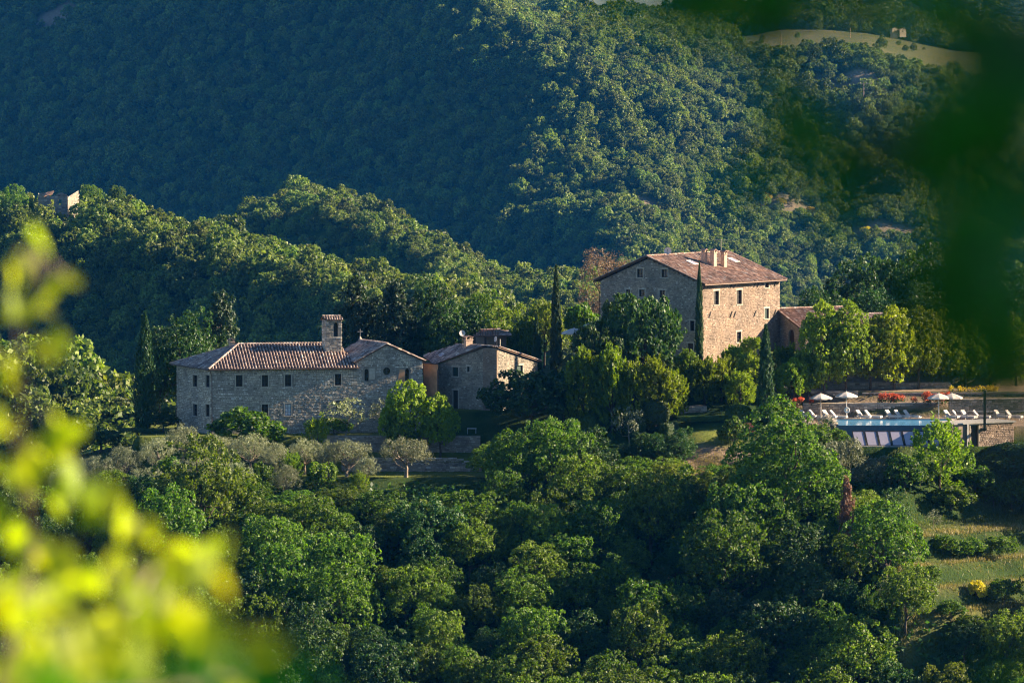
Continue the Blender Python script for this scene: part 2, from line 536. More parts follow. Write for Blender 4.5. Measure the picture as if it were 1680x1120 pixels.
# ground: one sheet from behind the camera to beyond the last hill
ys = np.concatenate([np.arange(-100, -20, 20), np.arange(-20, 40, 3), np.arange(40, 540, 20), np.arange(540, 645, 1.2), np.arange(645, 712, 0.55), np.arange(712, 870, 4),
                     np.arange(870, 2100, 11), np.arange(2100, 3300, 9), np.arange(3300, 5200, 40)])
pxs = np.concatenate([np.linspace(-7000, -300, 30), np.arange(-200, 1881, 9), np.linspace(1980, 9000, 32)])
YY, PX = np.meshgrid(ys, pxs, indexing='ij')
XX = (PX - 840.0) / FPX * np.maximum(YY, 300)
ZZ = height(XX, YY)
nr, nc = XX.shape
idx = np.arange(nr * nc).reshape(nr, nc)
quads = np.stack([idx[:-1, :-1], idx[:-1, 1:], idx[1:, 1:], idx[1:, :-1]], -1).reshape(-1, 4)


def mesh_np(name, verts, faces, mats, smooth_=True):
    me = bpy.data.meshes.new(name)
    nf, k = faces.shape
    me.vertices.add(len(verts)); me.vertices.foreach_set('co', np.asarray(verts, np.float32).ravel())
    me.loops.add(nf * k); me.loops.foreach_set('vertex_index', faces.astype(np.int32).ravel())
    me.polygons.add(nf)
    me.polygons.foreach_set('loop_start', np.arange(0, nf * k, k, dtype=np.int32))
    me.polygons.foreach_set('loop_total', np.full(nf, k, dtype=np.int32))
    if smooth_: me.polygons.foreach_set('use_smooth', np.ones(nf, dtype=bool))
    for m in mats: me.materials.append(m)
    me.update(calc_edges=True)
    return me


# bare scars on the far hillside are found by sight line
def far_scar(px, py):
    d = ray(px, py); yy = np.arange(1000.0, 4300.0, 3.0); q = d[None] * (yy / d[1])[:, None]
    b = np.nonzero(q[:, 2] < far_height(q[:, 0], yy))[0]
    return q[b[0]] if len(b) else q[-1]


SCARS = [(*far_scar(px, py)[:2], rx, ry) for px, py, rx, ry in ((1045, 334, 11, 7), (88, 34, 13, 16), (1370, 150, 26, 10), (1290, 340, 16, 8), (700, 5, 10, 6), (1450, 385, 22, 5))]

# land cover: 0 woodland floor and rough grass, 1 mown lawn, 2 dry hay field, 3 bare earth
cover_lawn = np.zeros_like(XX); cover_dry = np.zeros_like(XX); cover_earth = np.zeros_like(XX)
for (x0, x1, y0, y1, zz, sf) in PADS[:4] + PADS[4:5]:
    d = np.maximum(np.maximum(x0 - XX, XX - x1), np.maximum(y0 - YY, YY - y1))
    cover_lawn = np.maximum(cover_lawn, 1 - smooth(-0.5, 0.5, d))
gx, gy = X(1155, 655), 655
cover_lawn = np.maximum(cover_lawn, 1 - smooth(0, 1.5, np.maximum(np.abs(XX - gx) - 4.0, np.abs(YY - gy - 1) - 1.6)))
cover_earth = np.maximum(cover_earth, 1 - smooth(0, 2, np.hypot((XX - X(1165, 650)) / 1.5, (YY - 649.0)) - 4.6))
for (x0, x1, y0, y1, zz, sf) in PADS[7:10]:
    d = np.maximum(np.maximum(x0 - XX, XX - x1), np.maximum(y0 - YY, YY - y1))
    cover_earth = np.maximum(cover_earth, 1 - smooth(-0.2, 0.3, d))
cover_dry = np.maximum(cover_dry, ((PX > 1180) & (YY > 3005) & (YY < 3900)) * smooth(1190, 1260, PX))
for yt in (615, 621.0, 626.8, 635.5):
    cover_dry = np.maximum(cover_dry, 0.9 * smooth(1400, 1480, PX) * np.exp(-((YY + terrace_bend(XX) - yt) / (1.3 if yt < 630 else 2.6)) ** 2))

for (sx_, sy_, rx, ry) in SCARS:
    cover_earth = np.maximum(cover_earth, 0.8 * (1 - smooth(0.7, 1.3, np.hypot((XX - sx_) / rx, (YY - sy_) / ry))))

gm, nt, out = mat_new('ground_cover')
pz = geo_pos(nt)
rough_grass = ramp(nt, noise(nt, 0.16, 6, pz, 0.7), [(0.3, (0.012, 0.030, 0.007)), (0.5, (0.028, 0.055, 0.011)), (0.72, (0.065, 0.085, 0.022))])
lawn = ramp(nt, noise(nt, 0.8, 5, pz, 0.7), [(0.3, (0.085, 0.12, 0.02)), (0.7, (0.17, 0.18, 0.04))])
dry = ramp(nt, noise(nt, 0.09, 7, pz, 0.75), [(0.3, (0.050, 0.080, 0.018)), (0.5, (0.115, 0.115, 0.036)), (0.7, (0.20, 0.155, 0.07))])
earth = ramp(nt, noise(nt, 0.9, 6, pz, 0.7), [(0.3, (0.17, 0.12, 0.08)), (0.7, (0.33, 0.24, 0.17))])
c = mix(nt, attr(nt, 'lawn').outputs['Fac'], rough_grass, lawn)
c = mix(nt, attr(nt, 'dry').outputs['Fac'], c, dry)
c = mix(nt, attr(nt, 'earth').outputs['Fac'], c, earth)
principled(nt, out, c, 0.95, 0.1, 0, noise(nt, 2.5, 6, pz, 0.7), 0.9, 0.25)
gme = mesh_np('ground', np.stack([XX, YY, ZZ], -1).reshape(-1, 3), quads, [gm])
for nm, arr in (('lawn', cover_lawn), ('dry', cover_dry), ('earth', cover_earth)):
    a = gme.attributes.new(nm, 'FLOAT', 'POINT')
    a.data.foreach_set('value', arr.astype(np.float32).ravel())
ground = tag(link('ground', gme), kind='structure')

# ------------------------------------------------------------------ plants: shapes
def unit(v):
    return v / (np.linalg.norm(v, axis=-1, keepdims=True) + 1e-9)


def leaves_mesh(name, c, n, size, mat, g, aspect=0.62, axis=None):
    """many leaf-sized four-cornered faces: centre, facing, size"""
    N = len(c)
    a = unit(np.cross(n, unit(g.normal(size=(N, 3))))) if axis is None else unit(axis)
    b = unit(np.cross(n, a))
    s = size[:, None]
    v = np.stack([c - a * s, c + b * s * aspect, c + a * s, c - b * s * aspect], 1).reshape(-1, 3)
    f = np.arange(4 * N).reshape(N, 4)
    me = mesh_np(name, v, f, [mat], False)
    t = me.attributes.new('tint', 'FLOAT', 'FACE')
    t.data.foreach_set('value', np.clip(g.normal(0.45, 0.24, N), 0, 1).astype(np.float32))
    return me


def clump_leaves(cc, od, rad, per, leaf, g, out=0.7, up=0.15, vert=1.0):
    """leaves round clump centres cc, gathered on the side od points to"""
    N = len(cc) * per
    cc, od, rad = (np.repeat(q, per, axis=0) for q in (cc, od, rad))
    d = unit(g.normal(size=(N, 3)) + out * od * 1.4)
    r = rad * g.uniform(0.45, 1.05, N)
    off = d * r[:, None]
    off[:, 2] *= vert
    nrm = unit(d + 0.75 * g.normal(size=(N, 3)) + np.array([0, 0, up]))
    return cc + off, nrm, leaf * g.uniform(0.65, 1.35, N)


def lobes_crown(name, mat, seed, h, w, base, nl, lr, ncl, per, leaf, crad=(0.38, 0.62), top=1.0, low=-0.55, squash=1.0, gaps=0.0, vert=1.0, asp=0.62, sub=0):
    """broad-leaved crown: lobes on an uneven ellipsoid, each lobe covered with leaf clumps"""
    g = np.random.default_rng(seed)
    cz, rz, rx = (base + h) / 2, (h - base) / 2, w / 2
    L = []
    i = 0
    sp = g.uniform(0, 6.28, 6)
    doms = [(np.array([math.cos(a) * rx * q, math.sin(a) * rx * q, rz * v]), f) for a, q, v, f in zip(g.uniform(0, 6.28) + np.arange(max(sub, 1)) * 6.283 / max(sub, 1) + g.normal(0, 0.3, max(sub, 1)), g.uniform(0.28, 0.48, max(sub, 1)), g.uniform(-0.28, 0.30, max(sub, 1)), g.uniform(0.50, 0.72, max(sub, 1)))]
    while len(L) < nl and i < 9000:
        i += 1
        d = unit(g.normal(size=3))
        if d[2] < low: continue
        r = lr * g.uniform(0.62, 1.35)
        k = 1 + 0.13 * math.sin(3 * d[0] + sp[0]) + 0.13 * math.sin(4 * d[1] + sp[1]) + 0.10 * math.sin(5 * d[2] + sp[2] + 2 * d[0])
        k *= g.uniform(0.86, 1.08) if g.uniform() < 0.8 else g.uniform(0.5, 0.8)
        p = np.array([d[0] * (rx - r * 0.8) * k, d[1] * (rx - r * 0.8) * k, cz + d[2] * (rz - r * 0.8) * k])
        if sub and g.uniform() < 0.86:         # one of the domes the crown is made of
            o_, f_ = doms[int(g.integers(0, sub))]
            p = np.array([0, 0, cz]) + o_ + (p - np.array([0, 0, cz])) * f_
        p[:2] *= 1.0 if d[2] < 0.2 else (1 - (1 - top) * d[2])
        if L and min(np.linalg.norm(p - q[0]) / (r + q[1]) for q in L) < 0.60 - 0.20 * (i / 4000): continue
        L.append((p, r))
    LC = np.array([q[0] for q in L]); LR = np.array([q[1] for q in L])
    CC, OD = [], []
    mid = np.array([0, 0, cz - rz * 0.25])
    for p, r in L:
        d = unit(g.normal(size=(ncl, 3)) + 0.6 * unit(p - mid) + np.array([0, 0, 0.15]))
        q = p + d * r * g.uniform(0.8, 1.05, (ncl, 1)) * np.array([1, 1, squash])
        dist = np.linalg.norm(q[:, None] - LC[None], axis=2) / LR[None]
        ok = (dist.min(1) > 0.66) & (g.uniform(size=ncl) > gaps)
        CC.append(q[ok]); OD.append(d[ok])
    CC, OD = np.concatenate(CC), np.concatenate(OD)
    c, n, s = clump_leaves(CC, OD, g.uniform(*crad, len(CC)), per, leaf, g, vert=vert)
    me = leaves_mesh(name, c, n, s, mat, g, asp)
    return me, L


def limb_mesh(name, mat, seed, L, h, r0, lean=0.0, n=6, split=0.3):
    """tapered trunk with limbs running to the crown's lobes"""
    g = np.random.default_rng(seed)
    mb = MB()
    top = np.array([g.normal() * lean, g.normal() * lean, h * 0.62])
    pts = [np.array([0, 0, -0.6])]
    for k in range(1, 6):
        t = k / 5
        pts.append(np.array([top[0] * t + g.normal() * r0 * 0.4, top[1] * t + g.normal() * r0 * 0.4, top[2] * t]))
    mb.tube(pts, [r0 * 1.35] + [r0 * (1 - 0.72 * k / 5) for k in range(1, 6)], n)
    for p, r in L[:16]:
        t = g.uniform(split, 0.95)
        a = top * t
        m = a * 0.45 + p * 0.55 + g.normal(size=3) * 0.2 - np.array([0, 0, 0.25])
        mb.tube([a, m, p], [r0 * 0.42, r0 * 0.26, r0 * 0.08], 5)
    return mb.mesh(name, mat, (0, 0, 0), True)


def tree_kind(prefix, mat, bark, seeds, h, w, base, nl, lr, ncl, per, leaf, r0, **kw):
    out = []
    for s in seeds:
        lean = kw.get('lean', 0.2)
        me, L = lobes_crown(prefix + '_crown', mat, s, h, w, base, nl, lr, ncl, per, leaf, **{k: v for k, v in kw.items() if k != 'lean'})
        out.append((limb_mesh(prefix + '_trunk', bark, s, L, h, r0, lean), me, w, h))
    return out


def spire_kind(prefix, mat, seeds, h, w, n, leaf, fork=False):
    """cypress: slim spindle of upright sprays"""
    out = []
    for s in seeds:
        g = np.random.default_rng(s)
        t = g.uniform(0, 1, n) ** 1.15
        prof = np.interp(t, [0, 0.06, 0.25, 0.6, 0.85, 1.0], [0.45, 0.85, 1.0, 0.74, 0.40, 0.05]) * w / 2
        a = g.uniform(0, 6.283, n)
        bump = 1 + 0.16 * np.sin(a * 3 + t * 19 + s) + 0.12 * np.sin(a * 7 - t * 41) + 0.10 * np.sin(a * 5 + t * 83)
        r = prof * bump * g.uniform(0.72, 1.08, n)
        c = np.stack([r * np.cos(a), r * np.sin(a), 0.15 + t * (h - 0.2)], 1)
        if fork:
            sel = (g.uniform(size=n) < 0.4) & (t > 0.55)
            c[sel] *= np.array([0.7, 0.7, 0.97]); c[sel, 0] += w * 0.24 * (t[sel] - 0.35)
            c[~sel & (t > 0.75), 0] -= w * 0.12
        ax = unit(np.stack([np.cos(a) * 0.35, np.sin(a) * 0.35, np.ones(n)], 1) + 0.25 * g.normal(size=(n, 3)))
        nn = unit(np.stack([np.cos(a), np.sin(a), np.full(n, 0.2)], 1) + 0.5 * g.normal(size=(n, 3)))
        me = leaves_mesh(prefix + '_crown', c, nn, leaf * g.uniform(0.6, 1.4, n), mat, g, 0.36, ax)
        tb = MB(); tb.tube([(0, 0, -0.6), (0, 0, h * 0.4), (0, 0, h * 0.93)], [0.2, 0.13, 0.03], 6)
        out.append((tb.mesh(prefix + '_trunk', M['bark'], (0, 0, 0), True), me, w, h))
    return out


def tuft_kind(prefix, mat, seeds, h, w, nt_, per, leaf, r0=0.16, spread=1.0, tl=0.9):
    """laurel, photinia: many upright tufts of leaves over a rounded body"""
    out = []
    for s in seeds:
        g = np.random.default_rng(s)
        d = unit(g.normal(size=(nt_, 3)) + np.array([0, 0, 0.25])); d[:, 2] = np.where(d[:, 2] < -0.93, -d[:, 2], d[:, 2])
        low = 1 + 0.20 * np.sin(d[:, 0] * 4.1 + s) * np.cos(d[:, 1] * 3.7 + s * 2) + 0.14 * np.sin(d[:, 2] * 9 + d[:, 0] * 7 + s)
        cc = d * np.array([w / 2 * 0.82, w / 2 * 0.82, h * 0.44]) * low[:, None] * g.uniform(0.70, 1.08, (nt_, 1)) ** 0.8
        cc[:, 2] += h * 0.46
        ax = unit(d * 0.55 * spread + np.array([0, 0, 1.0]) + 0.18 * g.normal(size=(nt_, 3)))
        N = nt_ * per
        k = g.uniform(0, 1, N)
        L = np.repeat(tl * g.uniform(0.55, 1.3, nt_), per)
        base, A = np.repeat(cc, per, 0), np.repeat(ax, per, 0)
        rad = (1 - k * 0.82) * 0.26 * tl
        q = unit(g.normal(size=(N, 3))); q = unit(q - A * (q * A).sum(1)[:, None])
        c = base + A * (k * L - 0.25 * L)[:, None] + q * (rad * g.uniform(0.4, 1, N))[:, None]
        nn = unit(q * 0.8 + A * 0.3 + 0.5 * g.normal(size=(N, 3)))
        la = unit(A * 0.9 + q * 0.8)
        me = leaves_mesh(prefix + '_crown', c, nn, leaf * g.uniform(0.7, 1.3, N), mat, g, 0.45, la)
        tb = MB()
        tb.tube([(0, 0, -0.5), (0.05, 0, h * 0.3), (0, 0.05, h * 0.72)], [r0, r0 * 0.8, r0 * 0.3], 6)
        for q_ in range(5):
            v = d[q_] * np.array([w * 0.3, w * 0.3, h * 0.3]) + np.array([0, 0, h * 0.5])
            tb.tube([(0, 0, h * 0.22), v], [r0 * 0.5, r0 * 0.15], 5)
        out.append((tb.mesh(prefix + '_trunk', M['bark'], (0, 0, 0), True), me, w, h))
    return out


def cedar_kind(prefix, mat, seeds, h, w):
    """ragged dark conifer: drooping boughs in tiers"""
    out = []
    for s in seeds:
        g = np.random.default_rng(s)
        CC, OD, tb = [], [], MB()
        tb.tube([(0, 0, -0.6), (0.1, 0, h * 0.5), (0, 0, h * 0.97)], [0.3, 0.2, 0.03], 6)
        nb = 74
        for i in range(nb):
            t = 0.06 + 0.94 * i / nb
            a = i * 2.399 + g.normal() * 0.3
            L = w / 2 * np.interp(t, [0, 0.2, 0.6, 0.85, 1], [0.85, 1.0, 0.78, 0.48, 0.10]) * g.uniform(0.68, 1.12)
            z0 = h * t
            e = np.array([math.cos(a) * L, math.sin(a) * L, z0 + L * g.uniform(-0.25, 0.32)])
            tb.tube([(0, 0, z0), e * 0.9 + np.array([0, 0, z0 * 0.1])], [0.07, 0.02], 4)
            for k in range(6):
                q = 0.35 + 0.65 * k / 5
                CC.append(np.array([0, 0, z0]) * (1 - q) + e * q + g.normal(size=3) * 0.22)
                OD.append(unit(e - np.array([0, 0, z0 - 0.9])))
        CC, OD = np.array(CC), np.array(OD)
        c, n, sz = clump_leaves(CC, OD, g.uniform(0.30, 0.62, len(CC)), 22, 0.17, g)
        out.append((tb.mesh(prefix + '_trunk', M['bark'], (0, 0, 0), True), leaves_mesh(prefix + '_crown', c, n, sz, mat, g, 0.5), w, h))
    return out


def clipped_kind(prefix, mat, seed, shape, n, leaf, w=2.0, h=2.0):
    """clipped hedge plant: a close skin of small leaves on a ball, dome or box"""
    g = np.random.default_rng(seed)
    d = unit(g.normal(size=(n, 3)))
    if shape == 'ball':
        c = d * np.array([w / 2, w / 2, h / 2]) + np.array([0, 0, h / 2]); nn = d
    elif shape == 'dome':
        d[:, 2] = np.abs(d[:, 2]); q = np.sign(d) * np.abs(d) ** 0.75
        c = q * np.array([w / 2, w / 2, h]); nn = d
    else:
        p = 7.0
        k = (np.abs(d) ** p).sum(1) ** (1 / p)
        q = d / k[:, None]
        c = q * np.array([w / 2, w / 2, h / 2]) + np.array([0, 0, h / 2])
        nn = unit(np.sign(q) * np.abs(q) ** 6)
    c = c * (1 + 0.025 * g.normal(size=(n, 1)))
    c = c + 0.05 * np.sin(c[:, [1, 2, 0]] * 5 + seed)
    nn = unit(nn + 0.45 * g.normal(size=(n, 3)))
    me = leaves_mesh(prefix + '_crown', c, nn, leaf * g.uniform(0.7, 1.3, n), mat, g, 0.6)
    tb = MB(); tb.tube([(0, 0, -0.5), (0, 0, h * 0.5)], [0.1, 0.06], 6)
    for q_ in range(4):
        tb.tube([(0, 0, h * 0.15), d[q_] * np.array([w, w, h]) * 0.33 + np.array([0, 0, h * 0.5])], [0.05, 0.02], 4)
    return [(tb.mesh(prefix + '_trunk', M['bark'], (0, 0, 0), True), me, w, h)]


def bare_tree(seed, h, w):
    g = np.random.default_rng(seed)
    mb, tw = MB(), MB()
    def grow(p, d, L, r, lev):
        q = p + d * L
        (mb if lev < 3 else tw).tube([p, (p + q) / 2 + g.normal(size=3) * L * 0.05, q], [r, r * 0.8, r * 0.55], 5 if lev < 3 else 3, cap=False)
        if lev >= 5: return
        for k in range(4 if lev else 7):
            nd = unit(d + g.normal(size=3) * 0.42 + np.array([0, 0, 0.14]))
            grow(p + d * L * g.uniform(0.5, 1.0), nd, L * g.uniform(0.55, 0.78), max(r * 0.5, 0.022), lev + 1)
    grow(np.array([0, 0, -0.5]), np.array([0, 0, 1.0]), h * 0.28, 0.22, 0)
    return [(mb.mesh('bare_tree_trunk', M['bark'], (0, 0, 0), True), tw.mesh('bare_tree_twigs', M['twig']), w, h)]


KIND = {}
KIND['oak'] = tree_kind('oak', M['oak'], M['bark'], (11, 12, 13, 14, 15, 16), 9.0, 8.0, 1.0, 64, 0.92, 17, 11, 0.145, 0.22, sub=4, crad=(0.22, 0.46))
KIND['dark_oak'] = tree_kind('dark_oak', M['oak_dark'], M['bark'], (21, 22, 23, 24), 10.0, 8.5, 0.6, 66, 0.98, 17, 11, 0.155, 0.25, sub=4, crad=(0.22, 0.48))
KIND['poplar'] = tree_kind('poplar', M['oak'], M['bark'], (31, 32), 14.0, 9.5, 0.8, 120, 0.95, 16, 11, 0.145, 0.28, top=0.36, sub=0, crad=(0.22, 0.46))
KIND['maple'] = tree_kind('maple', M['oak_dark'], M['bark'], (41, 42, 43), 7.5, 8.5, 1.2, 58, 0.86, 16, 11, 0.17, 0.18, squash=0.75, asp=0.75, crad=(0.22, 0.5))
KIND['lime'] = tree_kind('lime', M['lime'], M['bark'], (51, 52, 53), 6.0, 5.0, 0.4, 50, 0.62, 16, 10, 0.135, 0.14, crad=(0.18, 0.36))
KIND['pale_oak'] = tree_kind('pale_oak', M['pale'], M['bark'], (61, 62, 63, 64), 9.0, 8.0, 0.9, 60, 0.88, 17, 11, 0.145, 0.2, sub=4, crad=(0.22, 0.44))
KIND['olive'] = tree_kind('olive', M['olive'], M['bark_pale'], (71, 72, 73, 74, 75), 4.6, 5.2, 0.9, 44, 0.52, 15, 11, 0.125, 0.24, crad=(0.16, 0.52), asp=0.22, gaps=0.12, lean=0.35, low=-0.35)
KIND['round_laurel'] = tree_kind('round_laurel', M['laurel'], M['bark'], (85, 86, 87, 88), 7.0, 6.4, 0.2, 66, 0.74, 17, 11, 0.14, 0.16, crad=(0.2, 0.42))
KIND['laurel'] = tuft_kind('laurel', M['laurel'], (81, 82, 83, 84), 7.0, 5.0, 430, 26, 0.15, 0.16, 1.0, 0.85)
KIND['upright'] = tuft_kind('upright_shrub', M['lime'], (91, 92), 6.0, 4.0, 130, 26, 0.16, 0.1, 1.2, 1.3)
KIND['cypress'] = spire_kind('cypress', M['cypress'], (101, 102, 103), 12.0, 1.9, 9000, 0.17)
KIND['twin_cypress'] = spire_kind('twin_cypress', M['cypress'], (105,), 13.5, 2.6, 11000, 0.18, True)
KIND['cedar'] = cedar_kind('cedar', M['cedar'], (111, 112, 113), 10.0, 6.5)
KIND['dead_conifer'] = cedar_kind('dead_conifer', M['rust'], (121,), 10.0, 6.0)
KIND['shrub'] = tree_kind('shrub', M['oak'], M['bark'], (131, 132, 133), 3.2, 3.6, 0.1, 15, 0.75, 22, 13, 0.13, 0.08, crad=(0.22, 0.4), low=-0.2)
KIND['grey_shrub'] = tree_kind('grey_shrub', M['grey_shrub'], M['bark'], (141, 142), 3.0, 4.4, 0.1, 14, 0.9, 26, 15, 0.12, 0.08, crad=(0.22, 0.4), low=-0.2, asp=0.3)
KIND['broom'] = tree_kind('broom', M['broom'], M['bark'], (151,), 1.8, 2.2, 0.1, 12, 0.45, 20, 11, 0.10, 0.05, crad=(0.14, 0.26), low=-0.2)
KIND['sapling'] = tree_kind('sapling', M['olive'], M['bark_pale'], (161, 162), 3.4, 2.6, 0.8, 9, 0.5, 14, 8, 0.10, 0.05, crad=(0.2, 0.5), gaps=0.35)
KIND['ball'] = clipped_kind('clipped_ball', M['hedge'], 171, 'ball', 7000, 0.085, 3.0, 3.0)
KIND['dome'] = clipped_kind('clipped_dome', M['hedge'], 172, 'dome', 6000, 0.085, 3.0, 2.4)
KIND['hedge'] = clipped_kind('clipped_hedge', M['hedge'], 173, 'box', 9000, 0.10, 3.6, 2.4)
KIND['rust_shrub'] = tree_kind('rust_shrub', M['rust'], M['bark'], (181,), 3.2, 2.6, 0.1, 12, 0.6, 20, 12, 0.12, 0.06, crad=(0.2, 0.4), low=-0.2)
KIND['bare'] = bare_tree(191, 10.5, 7.0)
M['bud'] = foliage('brown_buds', (0.13, 0.085, 0.055), (0.26, 0.16, 0.10), (1.2, 1.0, 0.8), 0.3)
BUDS = lobes_crown('brown_buds', M['bud'], 192, 10.5, 7.0, 2.2, 60, 0.9, 18, 8, 0.13, (0.3, 0.6), gaps=0.25, asp=0.3)[0]
NOUN = {'oak': ('oak_tree', 'tree'), 'dark_oak': ('oak_tree', 'tree'), 'poplar': ('poplar_tree', 'tree'), 'maple': ('maple_tree', 'tree'), 'lime': ('leafy_tree', 'tree'), 'pale_oak': ('leafy_tree', 'tree'),
        'olive': ('olive_tree', 'olive tree'), 'laurel': ('laurel_tree', 'laurel'), 'round_laurel': ('laurel_tree', 'laurel'), 'upright': ('upright_shrub', 'shrub'), 'cypress': ('cypress_tree', 'cypress'), 'twin_cypress': ('cypress_tree', 'cypress'),
        'cedar': ('cedar_tree', 'conifer'), 'dead_conifer': ('dead_conifer', 'dead tree'), 'shrub': ('round_shrub', 'shrub'), 'grey_shrub': ('grey_shrub', 'shrub'), 'broom': ('broom_bush', 'bush'),
        'sapling': ('sapling', 'sapling'), 'ball': ('clipped_bush', 'topiary'), 'dome': ('clipped_bush', 'topiary'), 'hedge': ('clipped_hedge', 'hedge'), 'rust_shrub': ('reddish_shrub', 'shrub'), 'bare': ('bare_tree', 'tree')}
_count = {}


def plant(kind, loc, w, h, label, group=None, rz=None, sy=None):
    v = KIND[kind]
    i = _count.get(kind, 0); _count[kind] = i + 1
    tr, cr, w0, h0 = v[i % len(v)]
    name, cat = NOUN[kind]
    o = empty(name, loc, label, cat, group, random.uniform(0, 6.28) if rz is None else rz)
    o.scale = (w / w0, (sy or w) / w0, h / h0)
    link('trunk', tr, o)
    link('twigs' if kind == 'bare' else 'crown', cr, o)
    if kind == 'bare': link('buds', BUDS, o)
    return o


TREE_AT = []     # (x, y, radius) of what already stands


def put(kind, px, top, base, wpx, label, group=None, Y=None, rz=None, sy=None):
    """a plant whose base, top and breadth show at these photo pixels"""
    p = hit(px, base) if Y is None else P(px, base, Y)
    if Y is not None: p[2] = gz(p[0], p[1])
    s = FPX / p[1]
    zt = P(px, top, p[1])[2]
    h = max(zt - p[2], 0.4)
    w = wpx / s
    TREE_AT.append((p[0], p[1], w / 2))
    return plant(kind, p, w, h, label, group, rz, sy)

# ------------------------------------------------------------------ buildings: helpers
class Wall:
    """upright wall from A to B in plan; its outside is on the right hand of A->B"""
    def __init__(s, A, B):
        s.A, s.B = np.array(A[:2], float), np.array(B[:2], float)
        s.L = np.linalg.norm(s.B - s.A)
        s.e = (s.B - s.A) / s.L
        s.n = np.array([s.e[1], -s.e[0]])

    def p(s, u, z, out=0.0):
        q = s.A + s.e * u + s.n * out
        return np.array([q[0], q[1], z])

    def uz(s, px, py):
        d = ray(px, py)
        k = np.dot(s.A, s.n) / np.dot(d[:2], s.n)
        q = d * k
        return float(np.dot(q[:2] - s.A, s.e)), float(q[2])

    def rect(s, px0, px1, py0, py1):
        um, zm = s.uz((px0 + px1) / 2, (py0 + py1) / 2)
        return (s.uz(px0, (py0 + py1) / 2)[0], s.uz(px1, (py0 + py1) / 2)[0], s.uz((px0 + px1) / 2, py1)[1], s.uz((px0 + px1) / 2, py0)[1])

    def build(s, mb, z0, topf, openings=(), inset=0.28, cuts=()):
        us = sorted({0.0, s.L, *cuts, *[o[0] for o in openings], *[o[1] for o in openings]})
        for a, b in zip(us, us[1:]):
            if b - a < 1e-6: continue
            m = (a + b) / 2
            ob = sorted([(o[2], o[3]) for o in openings if o[0] < m < o[1]])
            z = z0
            for lo, hi in ob:
                s._q(mb, a, b, z, z, lo, lo); z = hi
            s._q(mb, a, b, z, z, topf(a), topf(b))
        for (a, b, lo, hi) in openings:
            for q in (((a, lo, 0), (a, lo, -inset), (a, hi, -inset), (a, hi, 0)), ((b, lo, -inset), (b, lo, 0), (b, hi, 0), (b, hi, -inset)),
                      ((a, hi, 0), (a, hi, -inset), (b, hi, -inset), (b, hi, 0)), ((a, lo, -inset), (a, lo, 0), (b, lo, 0), (b, lo, -inset))):
                mb.face([s.p(*t) for t in q], [(t[0] + t[2], t[1]) for t in q])

    def _q(s, mb, a, b, za, zb, ta, tb):
        if max(ta - za, tb - zb) < 1e-4: return
        mb.face([s.p(a, za), s.p(b, zb), s.p(b, tb), s.p(a, ta)], [(a, za), (b, zb), (b, tb), (a, ta)])

    def stones(s, mb, z0, topf, openings=(), seed=0, hgt=(0.13, 0.23), lng=(0.15, 0.36), margin=0.10, proud=(0.012, 0.05), keep=1.0, quoin=True):
        """rubble in courses, every stone a raised block of its own; left out round the openings"""
        g = np.random.default_rng(seed)
        z = z0
        zt = max(topf(0), topf(s.L), max(topf(u) for u in np.linspace(0, s.L, 21)))
        row = 0
        while z < zt:
            hh = g.uniform(*hgt)
            u = 0.0
            row += 1
            while u < s.L - 0.06:
                l = g.uniform(*lng) * (1.15 if hh > 0.22 else 0.95)
                big = quoin and (u == 0.0 or u + l > s.L - 0.3)
                if big and u > 0: l = s.L - u
                b = min(u + l, s.L)
                if s.L - b < 0.12: b = s.L
                gap = 0.016
                a_, b_ = u + (gap if u else 0), b - (gap if b < s.L else 0)
                lo, hi = z + gap + g.uniform(0, 0.015), z + hh - gap - g.uniform(0, 0.015)
                ta, tb = min(hi, topf(a_) - 0.03), min(hi, topf(b_) - 0.03)
                bad = any(o[0] - margin < b_ and a_ < o[1] + margin and o[2] - margin < hi and lo < o[3] + margin for o in openings)
                if not bad and min(ta, tb) - lo > 0.04 and g.uniform() < keep:
                    pr = g.uniform(*proud)
                    c = min(0.02, pr)
                    f = [s.p(a_ + c, lo + c, pr), s.p(b_ - c, lo + c, pr), s.p(b_ - c, tb - c, pr), s.p(a_ + c, ta - c, pr)]
                    k = [s.p(a_, lo, -0.01), s.p(b_, lo, -0.01), s.p(b_, tb, -0.01), s.p(a_, ta, -0.01)]
                    t = float(np.clip(g.normal(0.5, 0.22), 0, 1))
                    mb.face(f, None, t)
                    for i in range(4):
                        j = (i + 1) % 4
                        mb.face([k[i], k[j], f[j], f[i]], None, t)
                u = b
            z += hh

    def arch(s, mb, a, b, hi, inset=0.28, sign=1, n=8):
        """fills the corners of an opening so that it ends in a half round"""
        r = (b - a) / 2
        m = (a + b) / 2
        pts = [(m - r * math.cos(math.pi * i / n), hi - sign * r + sign * r * math.sin(math.pi * i / n)) for i in range(n + 1)]
        for i in range(n):
            (u0, z0), (u1, z1) = pts[i], pts[i + 1]
            fr = [(u0, z0), (u1, z1), (u1, hi), (u0, hi)] if sign > 0 else [(u0, hi), (u1, hi), (u1, z1), (u0, z0)]
            mb.face([s.p(u, z, -0.004) for u, z in fr], fr)
            k = [s.p(u0, z0, -0.004), s.p(u0, z0, -inset), s.p(u1, z1, -inset), s.p(u1, z1, -0.004)]
            mb.face(k if sign < 0 else k[::-1])


